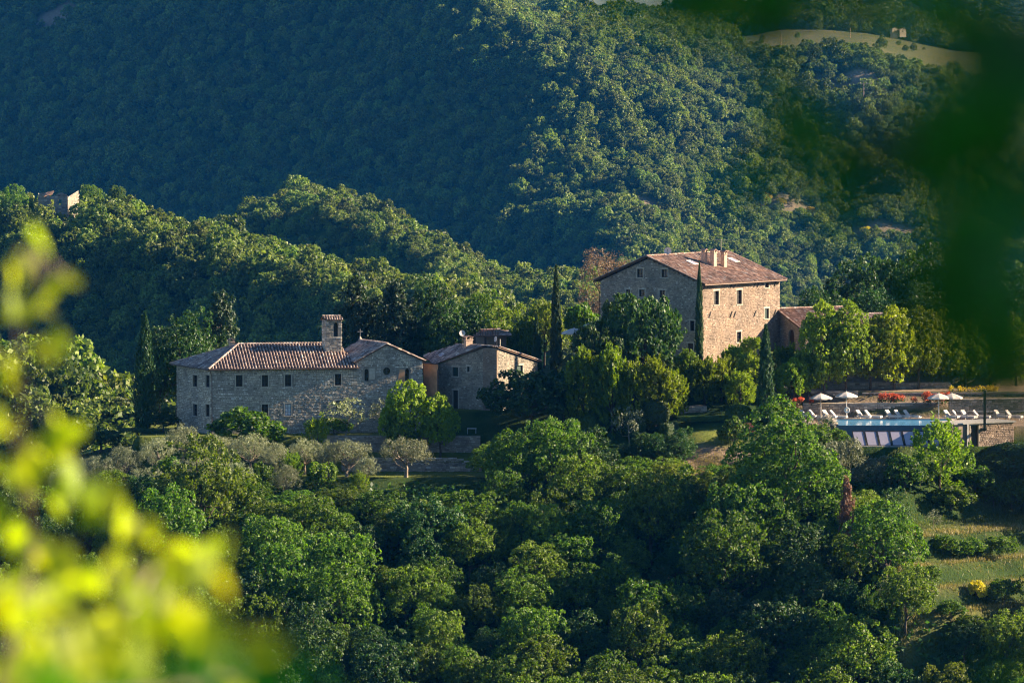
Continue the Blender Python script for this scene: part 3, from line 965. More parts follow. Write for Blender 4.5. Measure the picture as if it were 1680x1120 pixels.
def window(parent, w, rc, style='dark', bars=True, surround=True, inset=0.2):
    """frame, panes, sill and stone surround in the opening rc of wall w"""
    a, b, lo, hi = rc
    n3 = np.array([w.n[0], w.n[1], 0])
    fm = M[{'dark': 'frame_dark', 'green': 'frame_green', 'blue': 'frame_blue', 'curtain': 'frame_blue', 'door': 'frame_dark'}[style]]
    mb = MB()
    t = 0.07
    for (u0, u1, z0, z1) in ((a, a + t, lo, hi), (b - t, b, lo, hi), (a + t, b - t, lo, lo + t), (a + t, b - t, hi - t, hi)):
        mb.box(w.p((u0 + u1) / 2, (z0 + z1) / 2, -inset), np.append(w.e, 0) * (u1 - u0) / 2, n3 * 0.035, (0, 0, (z1 - z0) / 2))
    if bars:
        m = (a + b) / 2
        mb.box(w.p(m, (lo + hi) / 2, -inset), np.append(w.e, 0) * 0.03, n3 * 0.033, (0, 0, (hi - lo) / 2 - t))
        if hi - lo > 1.2:
            for q in (1 / 3, 2 / 3):
                mb.box(w.p(m, lo + (hi - lo) * q, -inset), np.append(w.e, 0) * ((b - a) / 2 - t), n3 * 0.02, (0, 0, 0.018))
    f = mb.build('door' if style == 'door' else 'window', fm, parent)
    pm = MB()
    if style == 'green':       # closed louvred shutters
        k = max(5, int((hi - lo) / 0.09))
        for i in range(k):
            z = lo + t + (hi - lo - 2 * t) * (i + 0.5) / k
            pm.box(w.p((a + b) / 2, z, -inset + 0.01), np.append(w.e, 0) * ((b - a) / 2 - t), n3 * 0.02 + np.array([0, 0, -0.012]), (0, 0, 0.034))
        pm.build('shutter', M['frame_green'], f)
    elif style == 'door':
        k = 4
        for i in range(k):
            u = a + t + (b - a - 2 * t) * (i + 0.5) / k
            pm.box(w.p(u, (lo + hi) / 2, -inset - 0.01), np.append(w.e, 0) * ((b - a - 2 * t) / k / 2 - 0.006), n3 * 0.02, (0, 0, (hi - lo) / 2 - t))
        pm.build('door_leaf', M['frame_dark'], f)
    else:
        for (u0, u1) in ((a + t, (a + b) / 2 - 0.03), ((a + b) / 2 + 0.03, b - t)) if bars else ((a + t, b - t),):
            pm.face([w.p(u0, lo + t, -inset - 0.015), w.p(u1, lo + t, -inset - 0.015), w.p(u1, hi - t, -inset - 0.015), w.p(u0, hi - t, -inset - 0.015)])
        pm.build('pane', M['curtain' if style == 'curtain' else 'pane'], f)
    if surround:
        sb = MB()
        g = 0.10
        for (u0, u1, z0, z1) in ((a - g - 0.1, b + g + 0.1, hi + 0.003, hi + 0.2), (a - g, a - 0.003, lo, hi), (b + 0.003, b + g, lo, hi)):
            sb.box(w.p((u0 + u1) / 2, (z0 + z1) / 2, 0.012), np.append(w.e, 0) * (u1 - u0) / 2, n3 * 0.02, (0, 0, (z1 - z0) / 2))
        sb.build('stone_surround', M['surround'], f)
        if style != 'door':
            si = MB(); si.box(w.p((a + b) / 2, lo - 0.055, 0.02), np.append(w.e, 0) * ((b - a) / 2 + 0.14), n3 * 0.07, (0, 0, 0.05))
            si.build('sill', M['surround'], f)
    return f


def inpoly(poly, u, v):
    c = False
    j = len(poly) - 1
    for i in range(len(poly)):
        (ui, vi), (uj, vj) = poly[i], poly[j]
        if (vi > v) != (vj > v) and u < (uj - ui) * (v - vi) / (vj - vi) + ui: c = not c
        j = i
    return c


def roof_plane(deck, tiles, pts, seed=0, thick=0.14, sp=0.30, ex=0.38):
    """pts: 3-D corners, the first edge is the eave, counter-clockwise seen from above; boards below, half-round tiles on top"""
    g = np.random.default_rng(seed)
    pts = [np.asarray(p, float) for p in pts]
    e = pts[1] - pts[0]; e /= np.linalg.norm(e)
    n = np.cross(e, pts[-1] - pts[0]); n /= np.linalg.norm(n)
    if n[2] < 0: n = -n
    s = np.cross(n, e)
    top, bot = pts, [p - np.array([0, 0, thick]) for p in pts]
    deck.face(top); deck.face(bot[::-1])
    for i in range(len(pts)):
        j = (i + 1) % len(pts)
        deck.face([bot[i], bot[j], top[j], top[i]])
    uv = [(float(np.dot(p - pts[0], e)), float(np.dot(p - pts[0], s))) for p in pts]
    u0, u1 = min(q[0] for q in uv), max(q[0] for q in uv)
    v0, v1 = min(q[1] for q in uv), max(q[1] for q in uv)
    nu, nv = int((u1 - u0) / sp), int((v1 - v0) / ex) + 1
    prof = [(-0.5, 0.01), (-0.30, 0.085), (0.0, 0.115), (0.30, 0.085), (0.5, 0.01)]
    for i in range(nu):
        u = u0 + (i + 0.5) * (u1 - u0) / nu
        cu = g.normal(0, 0.08)
        for k in range(nv):
            v = v0 + k * ex
            if not inpoly(uv, u, min(v + ex * 0.5, v1 - 0.02)): continue
            w = 0.235
            t = float(np.clip(g.normal(0.55, 0.22) + cu, 0, 1))
            du = g.normal(0, 0.008)
            dz = g.normal(0, 0.006)
            a = [pts[0] + e * (u + du + x * w) + s * (v - 0.05) + n * (h + 0.035 + dz) for x, h in prof]
            b = [pts[0] + e * (u + du + x * w * 0.8) + s * (v + ex) + n * (h * 0.85 + 0.002 + dz) for x, h in prof]
            for q in range(4):
                tiles.face([a[q], a[q + 1], b[q + 1], b[q]], None, t)
            tiles.face(a[::-1], None, t * 0.8)


def caps(tiles, a, b, seed=0, r=0.15, ex=0.36):
    """row of ridge or hip tiles from a to b"""
    g = np.random.default_rng(seed)
    a, b = np.asarray(a, float), np.asarray(b, float)
    L = np.linalg.norm(b - a); d = (b - a) / L
    sd = np.cross(d, (0, 0, 1)); sd /= np.linalg.norm(sd); up = np.cross(sd, d)
    k = int(L / ex)
    for i in range(k):
        p, q = a + d * (i * L / k - 0.03), a + d * ((i + 1) * L / k)
        t = float(np.clip(g.normal(0.62, 0.2), 0, 1))
        A = [p + sd * r * math.cos(x) + up * (r * math.sin(x) * 0.9 + 0.06) for x in np.linspace(0, math.pi, 5)]
        B = [q + sd * r * 0.85 * math.cos(x) + up * (r * 0.85 * math.sin(x) * 0.9 + 0.045) for x in np.linspace(0, math.pi, 5)]
        for j in range(4): tiles.face([A[j], A[j + 1], B[j + 1], B[j]], None, t)
        tiles.face(A[::-1], None, t)


def along(C, d, px, z=-45.0):
    """distance from plan point C along direction d at which the wall reaches photo column px"""
    lo, hi = 0.0, 40.0
    s0 = proj(C[0], C[1], z)[0]
    s1 = proj(C[0] + d[0] * 40, C[1] + d[1] * 40, z)[0]
    for _ in range(50):
        m = (lo + hi) / 2
        q = proj(C[0] + d[0] * m, C[1] + d[1] * m, z)[0]
        if (q < px) == (s1 > s0): lo = m
        else: hi = m
    return lo


def chimney(parent, base, w, d, h, mat, ang=0.0, name='chimney'):
    """brick stack with a projecting cap on little piers and a tile cover"""
    mb = MB()
    ex, ey = np.array([math.cos(ang), math.sin(ang), 0]), np.array([-math.sin(ang), math.cos(ang), 0])
    b = np.asarray(base, float)
    mb.box(b + (0, 0, h / 2 - 0.3), ex * w / 2, ey * d / 2, (0, 0, h / 2 + 0.3))
    mb.box(b + (0, 0, h + 0.04), ex * (w / 2 + 0.08), ey * (d / 2 + 0.08), (0, 0, 0.04))
    for i in (-1, 1):
        for j in (-1, 1):
            mb.box(b + ex * i * (w / 2 - 0.08) + ey * j * (d / 2 - 0.08) + (0, 0, h + 0.22), ex * 0.07, ey * 0.07, (0, 0, 0.14))
    o = mb.build(name, mat, parent)
    cp = MB()
    for i in (-1, 1):
        cp.box(b + ex * i * w * 0.27 + (0, 0, h + 0.43), ex * (w * 0.32) + np.array([0, 0, -i * 0.09]), ey * (d / 2 + 0.1), (0, 0, 0.035), 0.6)
    cp.build('chimney_cap', M['tile'], o)
    return o


def dish(parent, base, pole_h, r, facing=(0.25, -1, 0.25)):
    """satellite dish on a pole"""
    mb = MB(); b = np.asarray(base, float)
    mb.tube([b, b + (0, 0, pole_h)], 0.035, 6)
    o = mb.build('dish_pole', M['iron'], parent)
    f = np.asarray(facing, float); f /= np.linalg.norm(f)
    sd = np.cross(f, (0, 0, 1)); sd /= np.linalg.norm(sd); up = np.cross(sd, f)
    db = MB(); c = b + np.array([0, 0, pole_h]) + f * 0.1
    rings = []
    for k in range(5):
        q = k / 4
        rings.append([c + (sd * math.cos(x) + up * math.sin(x)) * r * q + f * 0.22 * r * q * q for x in np.linspace(0, 2 * math.pi, 17)[:-1]])
    for r0, r1 in zip(rings, rings[1:]):
        for i in range(16):
            db.face([r0[i], r0[(i + 1) % 16], r1[(i + 1) % 16], r1[i]])
    db.build('dish', M['white'], o, True)
    ar = MB(); ar.tube([c - up * r * 0.7 + f * 0.1, c + f * r * 0.9], 0.015, 5); ar.box(c + f * r * 0.9, f * 0.06, sd * 0.05, up * 0.05)
    ar.build('receiver_arm', M['iron'], o)
    return o


def skylight(parent, c, e, s, w, h):
    """roof window lying in the roof plane"""
    e, s = np.asarray(e, float), np.asarray(s, float); n = np.cross(e, s); n = n if n[2] > 0 else -n
    mb = MB(); c = np.asarray(c, float) + n * 0.12
    for a, b, q, r in ((-1, 0, 0.05, h / 2), (1, 0, 0.05, h / 2), (0, -1, w / 2, 0.05), (0, 1, w / 2, 0.05)):
        mb.box(c + e * a * w / 2 + s * b * h / 2, e * q, s * r, n * 0.06)
    o = mb.build('skylight', M['white'], parent)
    gm_ = MB(); gm_.box(c + n * 0.01, e * (w / 2 - 0.05), s * (h / 2 - 0.05), n * 0.02)
    gm_.build('pane', M['solar'], o)


def shell(parent, walls, z0, tops, openings, stone='stone', mortar='mortar', seed=0, cuts=None):
    """mortar body and the raised stones of a whole building, wall by wall"""
    for i, w in enumerate(walls):
        mb, st = MB(), MB()
        op = openings.get(i, [])
        w.build(mb, z0, tops[i], op, cuts=(cuts or {}).get(i, ()))
        o = mb.build('wall', M[mortar], parent)
        w.stones(st, z0 + 0.02, tops[i], op, seed + i)
        st.build('stonework', M[stone], o, kind='stuff')


# ------------------------------------------------------------------ the long stone house on the left
YL = 668.0
C0 = np.array([X(347, YL), YL])
a_, al_ = R(10), R(25)
df, dl = np.array([math.cos(a_), math.sin(a_)]), np.array([-math.sin(al_), math.cos(al_)])
Lf = along(C0, df, 585); Lc = along(C0, df, 693); Ld = along(C0, dl, 290)
zb = -49.6
ze = P(347, 607, YL)[2]
house = empty('stone_house', (C0[0], C0[1], -48.9), 'long two-storey grey stone house with hipped tile roof at the left end of the lawn', 'house')
q0, q1, q2, q3 = C0, C0 + df * Lf, C0 + df * Lf + dl * Ld, C0 + dl * Ld
W_front, W_end = Wall(q0, q1), Wall(q3, q0)
W_back, W_side = Wall(q2, q3), Wall(q1, q2)
opf = [W_front.rect(*r) for r in ((387, 398, 615, 634), (429.5, 440, 615, 634), (467.5, 478, 614.5, 633.5), (549.5, 560, 613, 632), (429.5, 440, 663, 682.5), (467.5, 478, 662, 682), (550.5, 560, 657, 673))]
ope = [W_end.rect(*r) for r in ((318, 322.5, 615, 634), (338.8, 342.8, 615, 635), (318, 322.5, 662.5, 682), (338.8, 342.8, 663, 683))]
ope = [(a - 0.25, b + 0.25, lo, hi) for a, b, lo, hi in ope]
flat = lambda z: (lambda u: z)
shell(house, [W_front, W_end, W_back, W_side], zb, [flat(ze)] * 4, {0: opf, 1: ope}, stone='stone_pale', seed=10)
for rc, st in zip(opf, ('dark', 'dark', 'dark', 'dark', 'dark', 'curtain', 'blue')): window(house, W_front, rc, st)
for rc in ope: window(house, W_end, rc, 'dark')
ov = 0.55
E = lambda p, dx, dy, z: np.array([*(p + df * dx + dl * dy), z])
r_h = P(392, 571, 673.3)[2] - ze
rz = ze + 0.12
hipx = 5.3
tl, dk = MB(), MB()
A, B_, C_, D = E(q0, -ov, -ov, rz), E(q1, 0.05, -ov, rz), E(q2, 0.05, ov, rz), E(q3, -ov, ov, rz)
RL, RR = E(q0, hipx, Ld / 2, rz + r_h + 0.3), E(q1, 0.05, Ld / 2, rz + r_h + 0.3)
roof_plane(dk, tl, [A, B_, RR, RL], 1, sp=0.36)
roof_plane(dk, tl, [D, A, RL], 2, sp=0.36)
roof_plane(dk, tl, [C_, D, RL, RR], 3)
caps(tl, A, RL, 4); caps(tl, D, RL, 5); caps(tl, RL, RR, 6)
rf = dk.build('roof', M['deck'], house)
tl.build('roof_tiles', M['tile_grey'], rf, kind='stuff')
gt = MB(); gt.tube([A + (0, 0, -0.06) - np.append(dl, 0) * 0.05, B_ + (0, 0, -0.06) - np.append(dl, 0) * 0.05], 0.075, 6)
gt.tube([D + (0, 0, -0.06) - np.append(df, 0) * 0.05, A + (0, 0, -0.06) - np.append(df, 0) * 0.05], 0.075, 6)
gt.build('gutter', M['copper'], house)
dp = MB(); c2 = E(q0, -0.02, -0.12, 0)
dp.tube([A + (0.1, 0.1, -0.1), (c2[0], c2[1], ze - 0.7), (c2[0], c2[1], zb + 0.4)], 0.05, 6)
dp.build('downpipe', M['copper'], house)
cb = P(380, 572, 674.5)
chimney(house, (cb[0], cb[1], cb[2] - 0.6), 0.62, 0.62, 1.35, M['brick'], a_)
# bell tower rising from the roof
tw_w = 33 / FPX * 671 / (math.cos(a_) + 0.72 * math.sin(al_))
Tc = along(C0, df, 535)
t0 = C0 + df * (Tc + 0.9) + dl * 3.4
t0x = X(535.5, t0[1])
sh = (t0x - t0[0]); t0 = t0 + df * sh
TWd = tw_w * 0.72
tq = [t0, t0 + df * tw_w, t0 + df * tw_w + dl * TWd, t0 + dl * TWd]
zt_ = P(551, 525, t0[1])[2]
tower_walls = [Wall(tq[0], tq[1]), Wall(tq[3], tq[0]), Wall(tq[2], tq[3]), Wall(tq[1], tq[2])]
orc = tower_walls[0].rect(547.5, 554.5, 529, 552)
orc2 = (orc[0], orc[1], orc[2], orc[3])
tb = MB(); ts = MB()
for i, w in enumerate(tower_walls):
    op = [orc2] if i in (0, 2) else []
    if i == 2: op = [(w.L - orc2[1], w.L - orc2[0], orc2[2], orc2[3])]
    w.build(tb, ze - 0.5, flat(zt_), op, 0.34)
    w.stones(ts, ze - 0.4, flat(zt_), op, 30 + i, (0.16, 0.26), (0.25, 0.5), 0.03)
    if op: w.arch(tb, op[0][0], op[0][1], op[0][3], 0.3)
tower = tb.build('bell_tower', M['mortar'], house)
ts.build('stonework', M['stone_pale'], tower, kind='stuff')
bl = MB(); bc = (np.array(tq[0]) + tq[2]) / 2
bl.lathe((bc[0], bc[1], orc2[3] - 1.15), [(0.0, 0.62), (0.14, 0.6), (0.2, 0.42), (0.24, 0.15), (0.34, 0.0), (0.30, 0.0), (0.2, 0.2)], 14)
bl.tube([(bc[0] - df[0] * 0.5, bc[1] - df[1] * 0.5, orc2[3] - 0.5), (bc[0] + df[0] * 0.5, bc[1] + df[1] * 0.5, orc2[3] - 0.5)], 0.04, 6)
bl.build('bell', M['bronze'], tower, True)
dk, tl = MB(), MB()
to = 0.16
T = lambda i, x, y, z: np.array([*(tq[i] + df * x + dl * y), z])
ta, tb2, tc_, td = T(0, -to, -to, zt_), T(1, to, -to, zt_), T(2, to, to, zt_), T(3, -to, to, zt_)
tm1, tm2 = (ta + td) / 2 + (0, 0, 0.42), (tb2 + tc_) / 2 + (0, 0, 0.42)
roof_plane(dk, tl, [ta, tb2, tm2, tm1], 40, 0.1, 0.27, 0.3); roof_plane(dk, tl, [tc_, td, tm1, tm2], 41, 0.1, 0.27, 0.3); caps(tl, tm1, tm2, 42, 0.13)
dk.build('tower_roof', M['deck'], tower)
tl.build('tower_tiles', M['tile_grey'], tower, kind='stuff')

# ------------------------------------------------------------------ chapel at the right end of the long house
chapel = empty('chapel', (*(C0 + df * (Lf + 3)), -48.9), 'grey stone chapel gable with two arched windows and a round one, cross on its roof', 'chapel')
k0, k1 = C0 + df * (Lf + 0.02), C0 + df * Lc
Wc = Wall(k0, k1)
LD = 7.6
k2, k3 = k1 + dl * LD, k0 + dl * LD
ua, za = Wc.uz(634, 566)
zl_, zr_ = Wc.uz(588, 594)[1], Wc.uz(692, 592)[1]
gab = lambda u: float(np.interp(u, [0, ua, Wc.L], [zl_, za, zr_]))
opc = [Wc.rect(598, 604.8, 605, 625), Wc.rect(628.6, 640.6, 602.5, 615), Wc.rect(664.8, 671.2, 604.5, 625)]
mb, st = MB(), MB()
Wc.build(mb, zb, gab, opc, 0.34, (ua,))
Wc.arch(mb, opc[0][0], opc[0][1], opc[0][3], 0.34); Wc.arch(mb, opc[2][0], opc[2][1], opc[2][3], 0.34)
Wc.arch(mb, opc[1][0], opc[1][1], opc[1][3], 0.34); Wc.arch(mb, opc[1][0], opc[1][1], opc[1][2], 0.34, -1)
o = mb.build('gable_wall', M['mortar'], chapel)
patch = [Wc.rect(606, 615, 604, 622), Wc.rect(652, 664, 606, 628)]
Wc.stones(st, zb, gab, opc + patch, 50); st.build('stonework', M['stone_pale'], o, kind='stuff')
for i, rc in enumerate(patch):        # repaired patches of wall beside the windows
    pb = MB()
    sgn = 0.35 if i else -0.2
    f = [Wc.p(rc[0] + (sgn if i else 0), rc[2], 0.02), Wc.p(rc[1], rc[2], 0.02), Wc.p(rc[1], rc[3], 0.02), Wc.p(rc[0] + (sgn * 1.8 if i else 0.0), rc[3], 0.02)]
    f = [Wc.p(rc[0], rc[2], 0.02), Wc.p(rc[1], rc[2], 0.02), Wc.p(rc[1], rc[3], 0.02), Wc.p(rc[0] + (0.28 if i else 0.0), rc[3], 0.02)]
    pb.face(f)
    pb.face([f[0], f[3], f[3] - np.append(Wc.n, 0) * 0.05, f[0] - np.append(Wc.n, 0) * 0.05])
    pb.build('repair_patch', M['plaster' if i else 'surround'], chapel)
for rc in opc: window(chapel, Wc, rc, 'dark', rc is opc[1], False, 0.3)
Wcr, Wcl = Wall(k1, k2), Wall(k3, k0)
shell(chapel, [Wcr, Wall(k2, k3), Wcl], zb, [flat(zr_), lambda u: float(np.interp(u, [0, k_ := Wc.L - ua, Wc.L], [zr_, za, zl_])), flat(zl_)], {}, 'stone_pale', seed=60, cuts={1: (Wc.L - ua,)})
dk, tl = MB(), MB()
Kf = lambda u, d, z: np.array([*(k0 + df * u + dl * d), z])
fo = 0.18
rl = [Kf(-0.3, LD + fo, zl_ + 0.02), Kf(-0.3, -fo, zl_ + 0.02), Kf(ua, -fo, za + 0.16), Kf(ua, LD + fo, za + 0.16)]
rr = [Kf(Wc.L + 0.3, -fo, zr_ + 0.0), Kf(Wc.L + 0.3, LD + fo, zr_ + 0.0), Kf(ua, LD + fo, za + 0.16), Kf(ua, -fo, za + 0.16)]
roof_plane(dk, tl, rl, 70); roof_plane(dk, tl, rr, 71); caps(tl, rl[2], rl[3], 72)
caps(tl, rr[0], rr[3], 73, 0.12); caps(tl, rl[1], rl[2], 74, 0.12)
rf = dk.build('roof', M['deck'], chapel); tl.build('roof_tiles', M['tile_grey'], rf, kind='stuff')
cx = MB(); cb = rl[3] + (0, 0, 0.05)
cx.lathe(cb, [(0.22, 0), (0.13, 0.25), (0.05, 0.45)], 8)
cx.box(cb + (0, 0, 0.85), (0.045, 0, 0), (0, 0.045, 0), (0, 0, 0.45)); cx.box(cb + (0, 0, 1.0), np.append(df, 0) * 0.3, np.append(dl, 0) * 0.046, (0, 0, 0.046))
cx.build('roof_cross', M['surround'], chapel)

# ------------------------------------------------------------------ cottage between chapel and villa, with its orange plastered wing
YC = 671.0
c_cor = np.array([X(817, YC), YC])
aL, aR = R(36), R(54)
dL = np.array([-math.cos(aL), math.sin(aL)]); dR = np.array([math.cos(aR), math.sin(aR)])
LL = along(c_cor, dL, 719); LR_ = along(c_cor, dR, 882)
zc0 = -47.4
g0, g1, g2 = c_cor + dL * LL, c_cor, c_cor + dR * LR_
g3 = g0 + dR * LR_
cottage = empty('stone_cottage', (c_cor[0], c_cor[1], -46.3), 'brown stone cottage with low tile roof and orange plastered wing between chapel and trees', 'house')
WL_, WR_ = Wall(g0, g1), Wall(g1, g2)
zLl, zLa = WL_.uz(720, 598)[1], WL_.uz(795, 570)[1]
uA = WL_.uz(795, 570)[0]
zRa, zRr = zLa, WR_.uz(881, 594)[1]
opL = [WL_.rect(742.5, 752, 602, 617), WL_.rect(766.5, 770.5, 601, 610), WL_.rect(743.5, 751.5, 640, 672)]
opR = [WR_.rect(848, 857.5, 599, 614)]
tL = lambda u: float(np.interp(u, [0, uA, WL_.L], [zLl, zLa, zLa]))
tR = lambda u: float(np.interp(u, [0, WR_.L], [zRa, zRr]))
shell(cottage, [WL_, WR_], zc0, [tL, tR], {0: opL, 1: opR}, 'stone', 'mortar', 80, {0: (uA,)})
shell(cottage, [Wall(g2, g3), Wall(g3, g0)], zc0, [lambda u: zRr, lambda u: float(np.interp(u, [0, LR_], [zRr, zLl]))], {}, seed=84)
window(cottage, WL_, opL[0], 'green'); window(cottage, WL_, opL[1], 'dark', False); window(cottage, WL_, opL[2], 'door', True, True); window(cottage, WR_, opR[0], 'green')
bu = MB(); us_ = WL_.uz(794, 600)[0]      # flat chimney breast at the corner
bu.box(WL_.p((us_ + WL_.L) / 2, (zc0 + zLa) / 2 - 0.05, 0.10), np.append(dL, 0) * (WL_.L - us_) / 2, np.append(WL_.n, 0) * 0.12, (0, 0, (zLa - zc0) / 2))
bo = bu.build('chimney_breast', M['mortar_sun_tone'], cottage)
Wb = Wall(WL_.p(us_, 0, 0.22)[:2], WL_.p(WL_.L, 0, 0.22)[:2]); st = MB(); Wb.stones(st, zc0, flat(zLa - 0.1), [], 88, (0.08, 0.12), (0.2, 0.34)); st.build('brickwork', M['stone_sun_tone'], bo, kind='stuff')
# roof: long left slope, right slope falling to the lower eave
rdir = -(dL + 0)                                   # ridge runs back from the corner between both walls
G = lambda p, z, o=(0, 0): np.array([p[0] + o[0], p[1] + o[1], z])
back = dR * 7.2
nL3, nR3 = WL_.n * 0.3, WR_.n * 0.3
apex = G(WL_.p(uA, 0)[:2], zLa + 0.2, nL3)
apex_b = P(748, 565.5, apex[1] + 6.5)
el = G(g0 - (-dL) * 0.35, zLl + 0.05, nL3)
elb = P(694, 583, el[1] + 6.0)
cor = G(g1 + WR_.n * 0.3, zLa + 0.18, nL3)
rb = G(g2, zRr + 0.12, nR3 + dR * 0.4)
dk, tl = MB(), MB()
roof_plane(dk, tl, [elb, el, apex, apex_b], 90)
roof_plane(dk, tl, [rb, rb + np.append(dL, 0) * 9.5, apex_b, cor], 91)
dk.face([apex, cor, apex_b]); dk.face([apex - (0, 0, .14), apex_b - (0, 0, .14), cor - (0, 0, .14)])
caps(tl, cor, rb, 92, 0.13); caps(tl, el, apex, 93, 0.11); caps(tl, apex, apex_b, 94); caps(tl, apex, cor, 95, 0.11)
rf = dk.build('roof', M['deck'], cottage); tl.build('roof_tiles', M['tile_grey'], rf, kind='stuff')
sld = (apex - el) / np.linalg.norm(apex - el); srd = (elb - el) / np.linalg.norm(elb - el)
skc = el * 0.48 + apex_b * 0.40 + elb * 0.12
skylight(cottage, skc, srd, sld - srd * np.dot(sld, srd), 1.1, 0.7)
cbp = apex * 0.55 + apex_b * 0.45
cbp = P(768, 570, cbp[1])
chimney(cottage, cbp - (0, 0, 0.6), 0.9, 0.6, 1.5, M['brick'], 0.5)
dish(cottage, P(758, 571, cbp[1] - 0.8), 1.75, 0.36)
dish(cottage, P(815, 566, apex[1] + 1.0) - (0, 0, 0.4), 1.1, 0.34, (-1, -0.6, 0.2))
pp = MB(); b = P(820.5, 570, apex[1] + 0.6); pp.tube([b - (0, 0, 0.5), b + (0, 0, 1.0)], 0.06, 6); pp.build('flue_pipe', M['surround'], cottage)
pg0 = np.array([X(694.5, 674.5), 674.5]); pg1 = np.array([X(718.5, 672.8), 672.8])
Ww = Wall(pg0, pg1); zt2 = Ww.uz(706, 596)[1]
mb = MB(); Ww.build(mb, zc0 - 1.0, flat(zt2)); Wall(pg1, pg1 + np.array([0, 5.0])).build(mb, zc0 - 1, flat(zt2)); Wall(pg0 + np.array([0, 5.0]), pg0).build(mb, zc0 - 1, flat(zt2))
mb.build('plastered_wall', M['plaster'], cottage)
gt = MB(); a, b = Ww.p(-0.1, zt2 + 0.02, 0.12), Ww.p(Ww.L + 0.15, zt2 - 0.02, 0.12)
gt.tube([a, b], 0.08, 6); gt.tube([b, b + (0.05, 0, -0.35), Ww.p(Ww.L + 0.02, zt2 - 0.8, 0.09), Ww.p(Ww.L + 0.02, zc0 + 0.3, 0.09)], 0.055, 6)
gt.build('gutter', M['copper'], cottage)

# ------------------------------------------------------------------ loggia roof behind the cottage
lg = empty('loggia', (X(812, 690), 690, -46), 'small open loggia with terracotta roof showing behind the cottage roof', 'loggia')
zL0 = P(800, 552, 690)[2]
A, B_ = P(776, 551, 688), P(817, 550, 688)
dk, tl = MB(), MB()
C_, D = P(829, 540.5, 694) , P(789, 542, 694)
roof_plane(dk, tl, [A, B_, C_ - (0.6, 0, 0), D], 97)
R2 = P(829, 537, 694.5)
roof_plane(dk, tl, [B_ + (1.6, 0.9, -0.05), C_ + (0.4, 5, -0.4), C_ - (0.6, 0, 0), B_], 98)
caps(tl, D, C_ - (0.6, 0, 0), 99)
rf = dk.build('roof', M['deck'], lg); tl.build('roof_tiles', M['tile'], rf, kind='stuff')
for q in (A + (0.2, 0.3, 0), (A + B_) / 2 + (0, 0.3, 0), B_ + (-0.2, 0.3, 0)):
    pb = MB(); pb.box((q[0], q[1], q[2] - 3.0), (0.13, 0, 0), (0, 0.13, 0), (0, 0, 2.9)); pb.build('post', M['frame_dark'], lg)
bw = MB(); bw.abox(A[0] + 0.2, B_[0] + 1.0, 692.6, 693.0, zL0 - 5.5, zL0 - 0.05); bw.build('back_wall', M['mortar'], lg)
pz_ = MB(); pz_.abox(A[0] + 0.25, B_[0] - 0.1, 688.35, 688.6, zL0 - 5.5, zL0 - 1.5); pz_.build('parapet', M['mortar'], lg)

# ------------------------------------------------------------------ villa: tall square stone house
YV = 682.0
V0 = np.array([X(1152, YV), YV])
b_ = R(38)
dG, dS = np.array([-math.cos(b_), math.sin(b_)]), np.array([math.sin(b_), math.cos(b_)])
LG, LS = along(V0, dG, 985, -38), along(V0, dS, 1279, -38)
v0, v1, v2, v3 = V0, V0 + dS * LS, V0 + dG * LG + dS * LS, V0 + dG * LG
villa = empty('villa', (V0[0], V0[1], -41.3), 'tall square stone villa with sunlit warm side and red tile roof on the hilltop', 'house')
VG, VS, VB, VN = Wall(v3, v0), Wall(v0, v1), Wall(v1, v2), Wall(v2, v3)
zvb = -42.6
zve = VS.uz(1200, 463.5)[1]
uap = VG.L / 2
zva = VG.uz(1064, 424)[1]
uap = VG.uz(1064, 424)[0]
gabv = lambda u: float(np.interp(u, [0, uap, VG.L], [zve, zva, zve]))
opg = [VG.rect(*r) for r in ((1045.4, 1055, 441, 455), (1085.4, 1095.6, 442, 455), (1027, 1034, 475, 487), (1048.5, 1058, 475, 487), (1082, 1091.5, 476, 488),
                             (1132, 1139.5, 526, 543), (1128, 1137.5, 563, 577), (1083, 1096, 556, 576))]
ops = [VS.rect(*r) for r in ((1171.4, 1179.2, 477, 500), (1209, 1216.8, 475.5, 499), (1254.5, 1261.2, 463.9, 472), (1254, 1261.2, 506, 522.5), (1208.5, 1216, 544, 561.5))]
vc = MB()
shell(villa, [VG], zvb, [gabv], {0: opg}, 'stone', 'mortar', 110, {0: (uap,)})
shell(villa, [VS], zvb, [flat(zve)], {0: ops}, 'stone_sun_tone', 'mortar_sun_tone', 112)
shell(villa, [VB, VN], zvb, [lambda u: float(np.interp(u, [0, VB.L - uap, VB.L], [zve, zva, zve])), flat(zve)], {}, 'stone', 'mortar', 114, {0: (VB.L - uap,)})
for i, rc in enumerate(opg): window(villa, VG, rc, 'door' if i in (6, 7) else 'dark', i != 6)
for i, rc in enumerate(ops): window(villa, VS, rc, 'green' if i == 3 else 'dark', i < 2 or i == 4)
n3 = np.append(VS.n, 0)
for (px, py) in ((1162, 467), (1199.5, 467), (1205.5, 467), (1238, 466), (1243.5, 466), (1271.5, 464.5), (1164, 516), (1199, 515.5), (1205, 515.5), (1238, 514.5), (1271, 512.5)):
    u, z = VS.uz(px, py); mb = MB()
    mb.bar(VS.p(u - 0.22, z - 0.36, 0.09), VS.p(u + 0.22, z + 0.36, 0.09), 0.10, 0.07, n3)
    mb.build('tie_anchor', M['iron'], villa)
ovr, ovg = 0.75, 0.45
V = lambda g, s, z: np.array([*(V0 + dG * g + dS * s), z])
zo = zve + 0.32
sl_ = (zva - zve) / (VG.L - uap)
sl2 = (zva - zve) / uap
gA = VG.L - uap
e0, e1 = V(-ovr, -ovg, zo - ovr * sl_), V(-ovr, LS + ovg, zo - ovr * sl_)
h0, h1 = V(gA, -ovg, zva + 0.30), V(gA, LS + ovg, zva + 0.30)
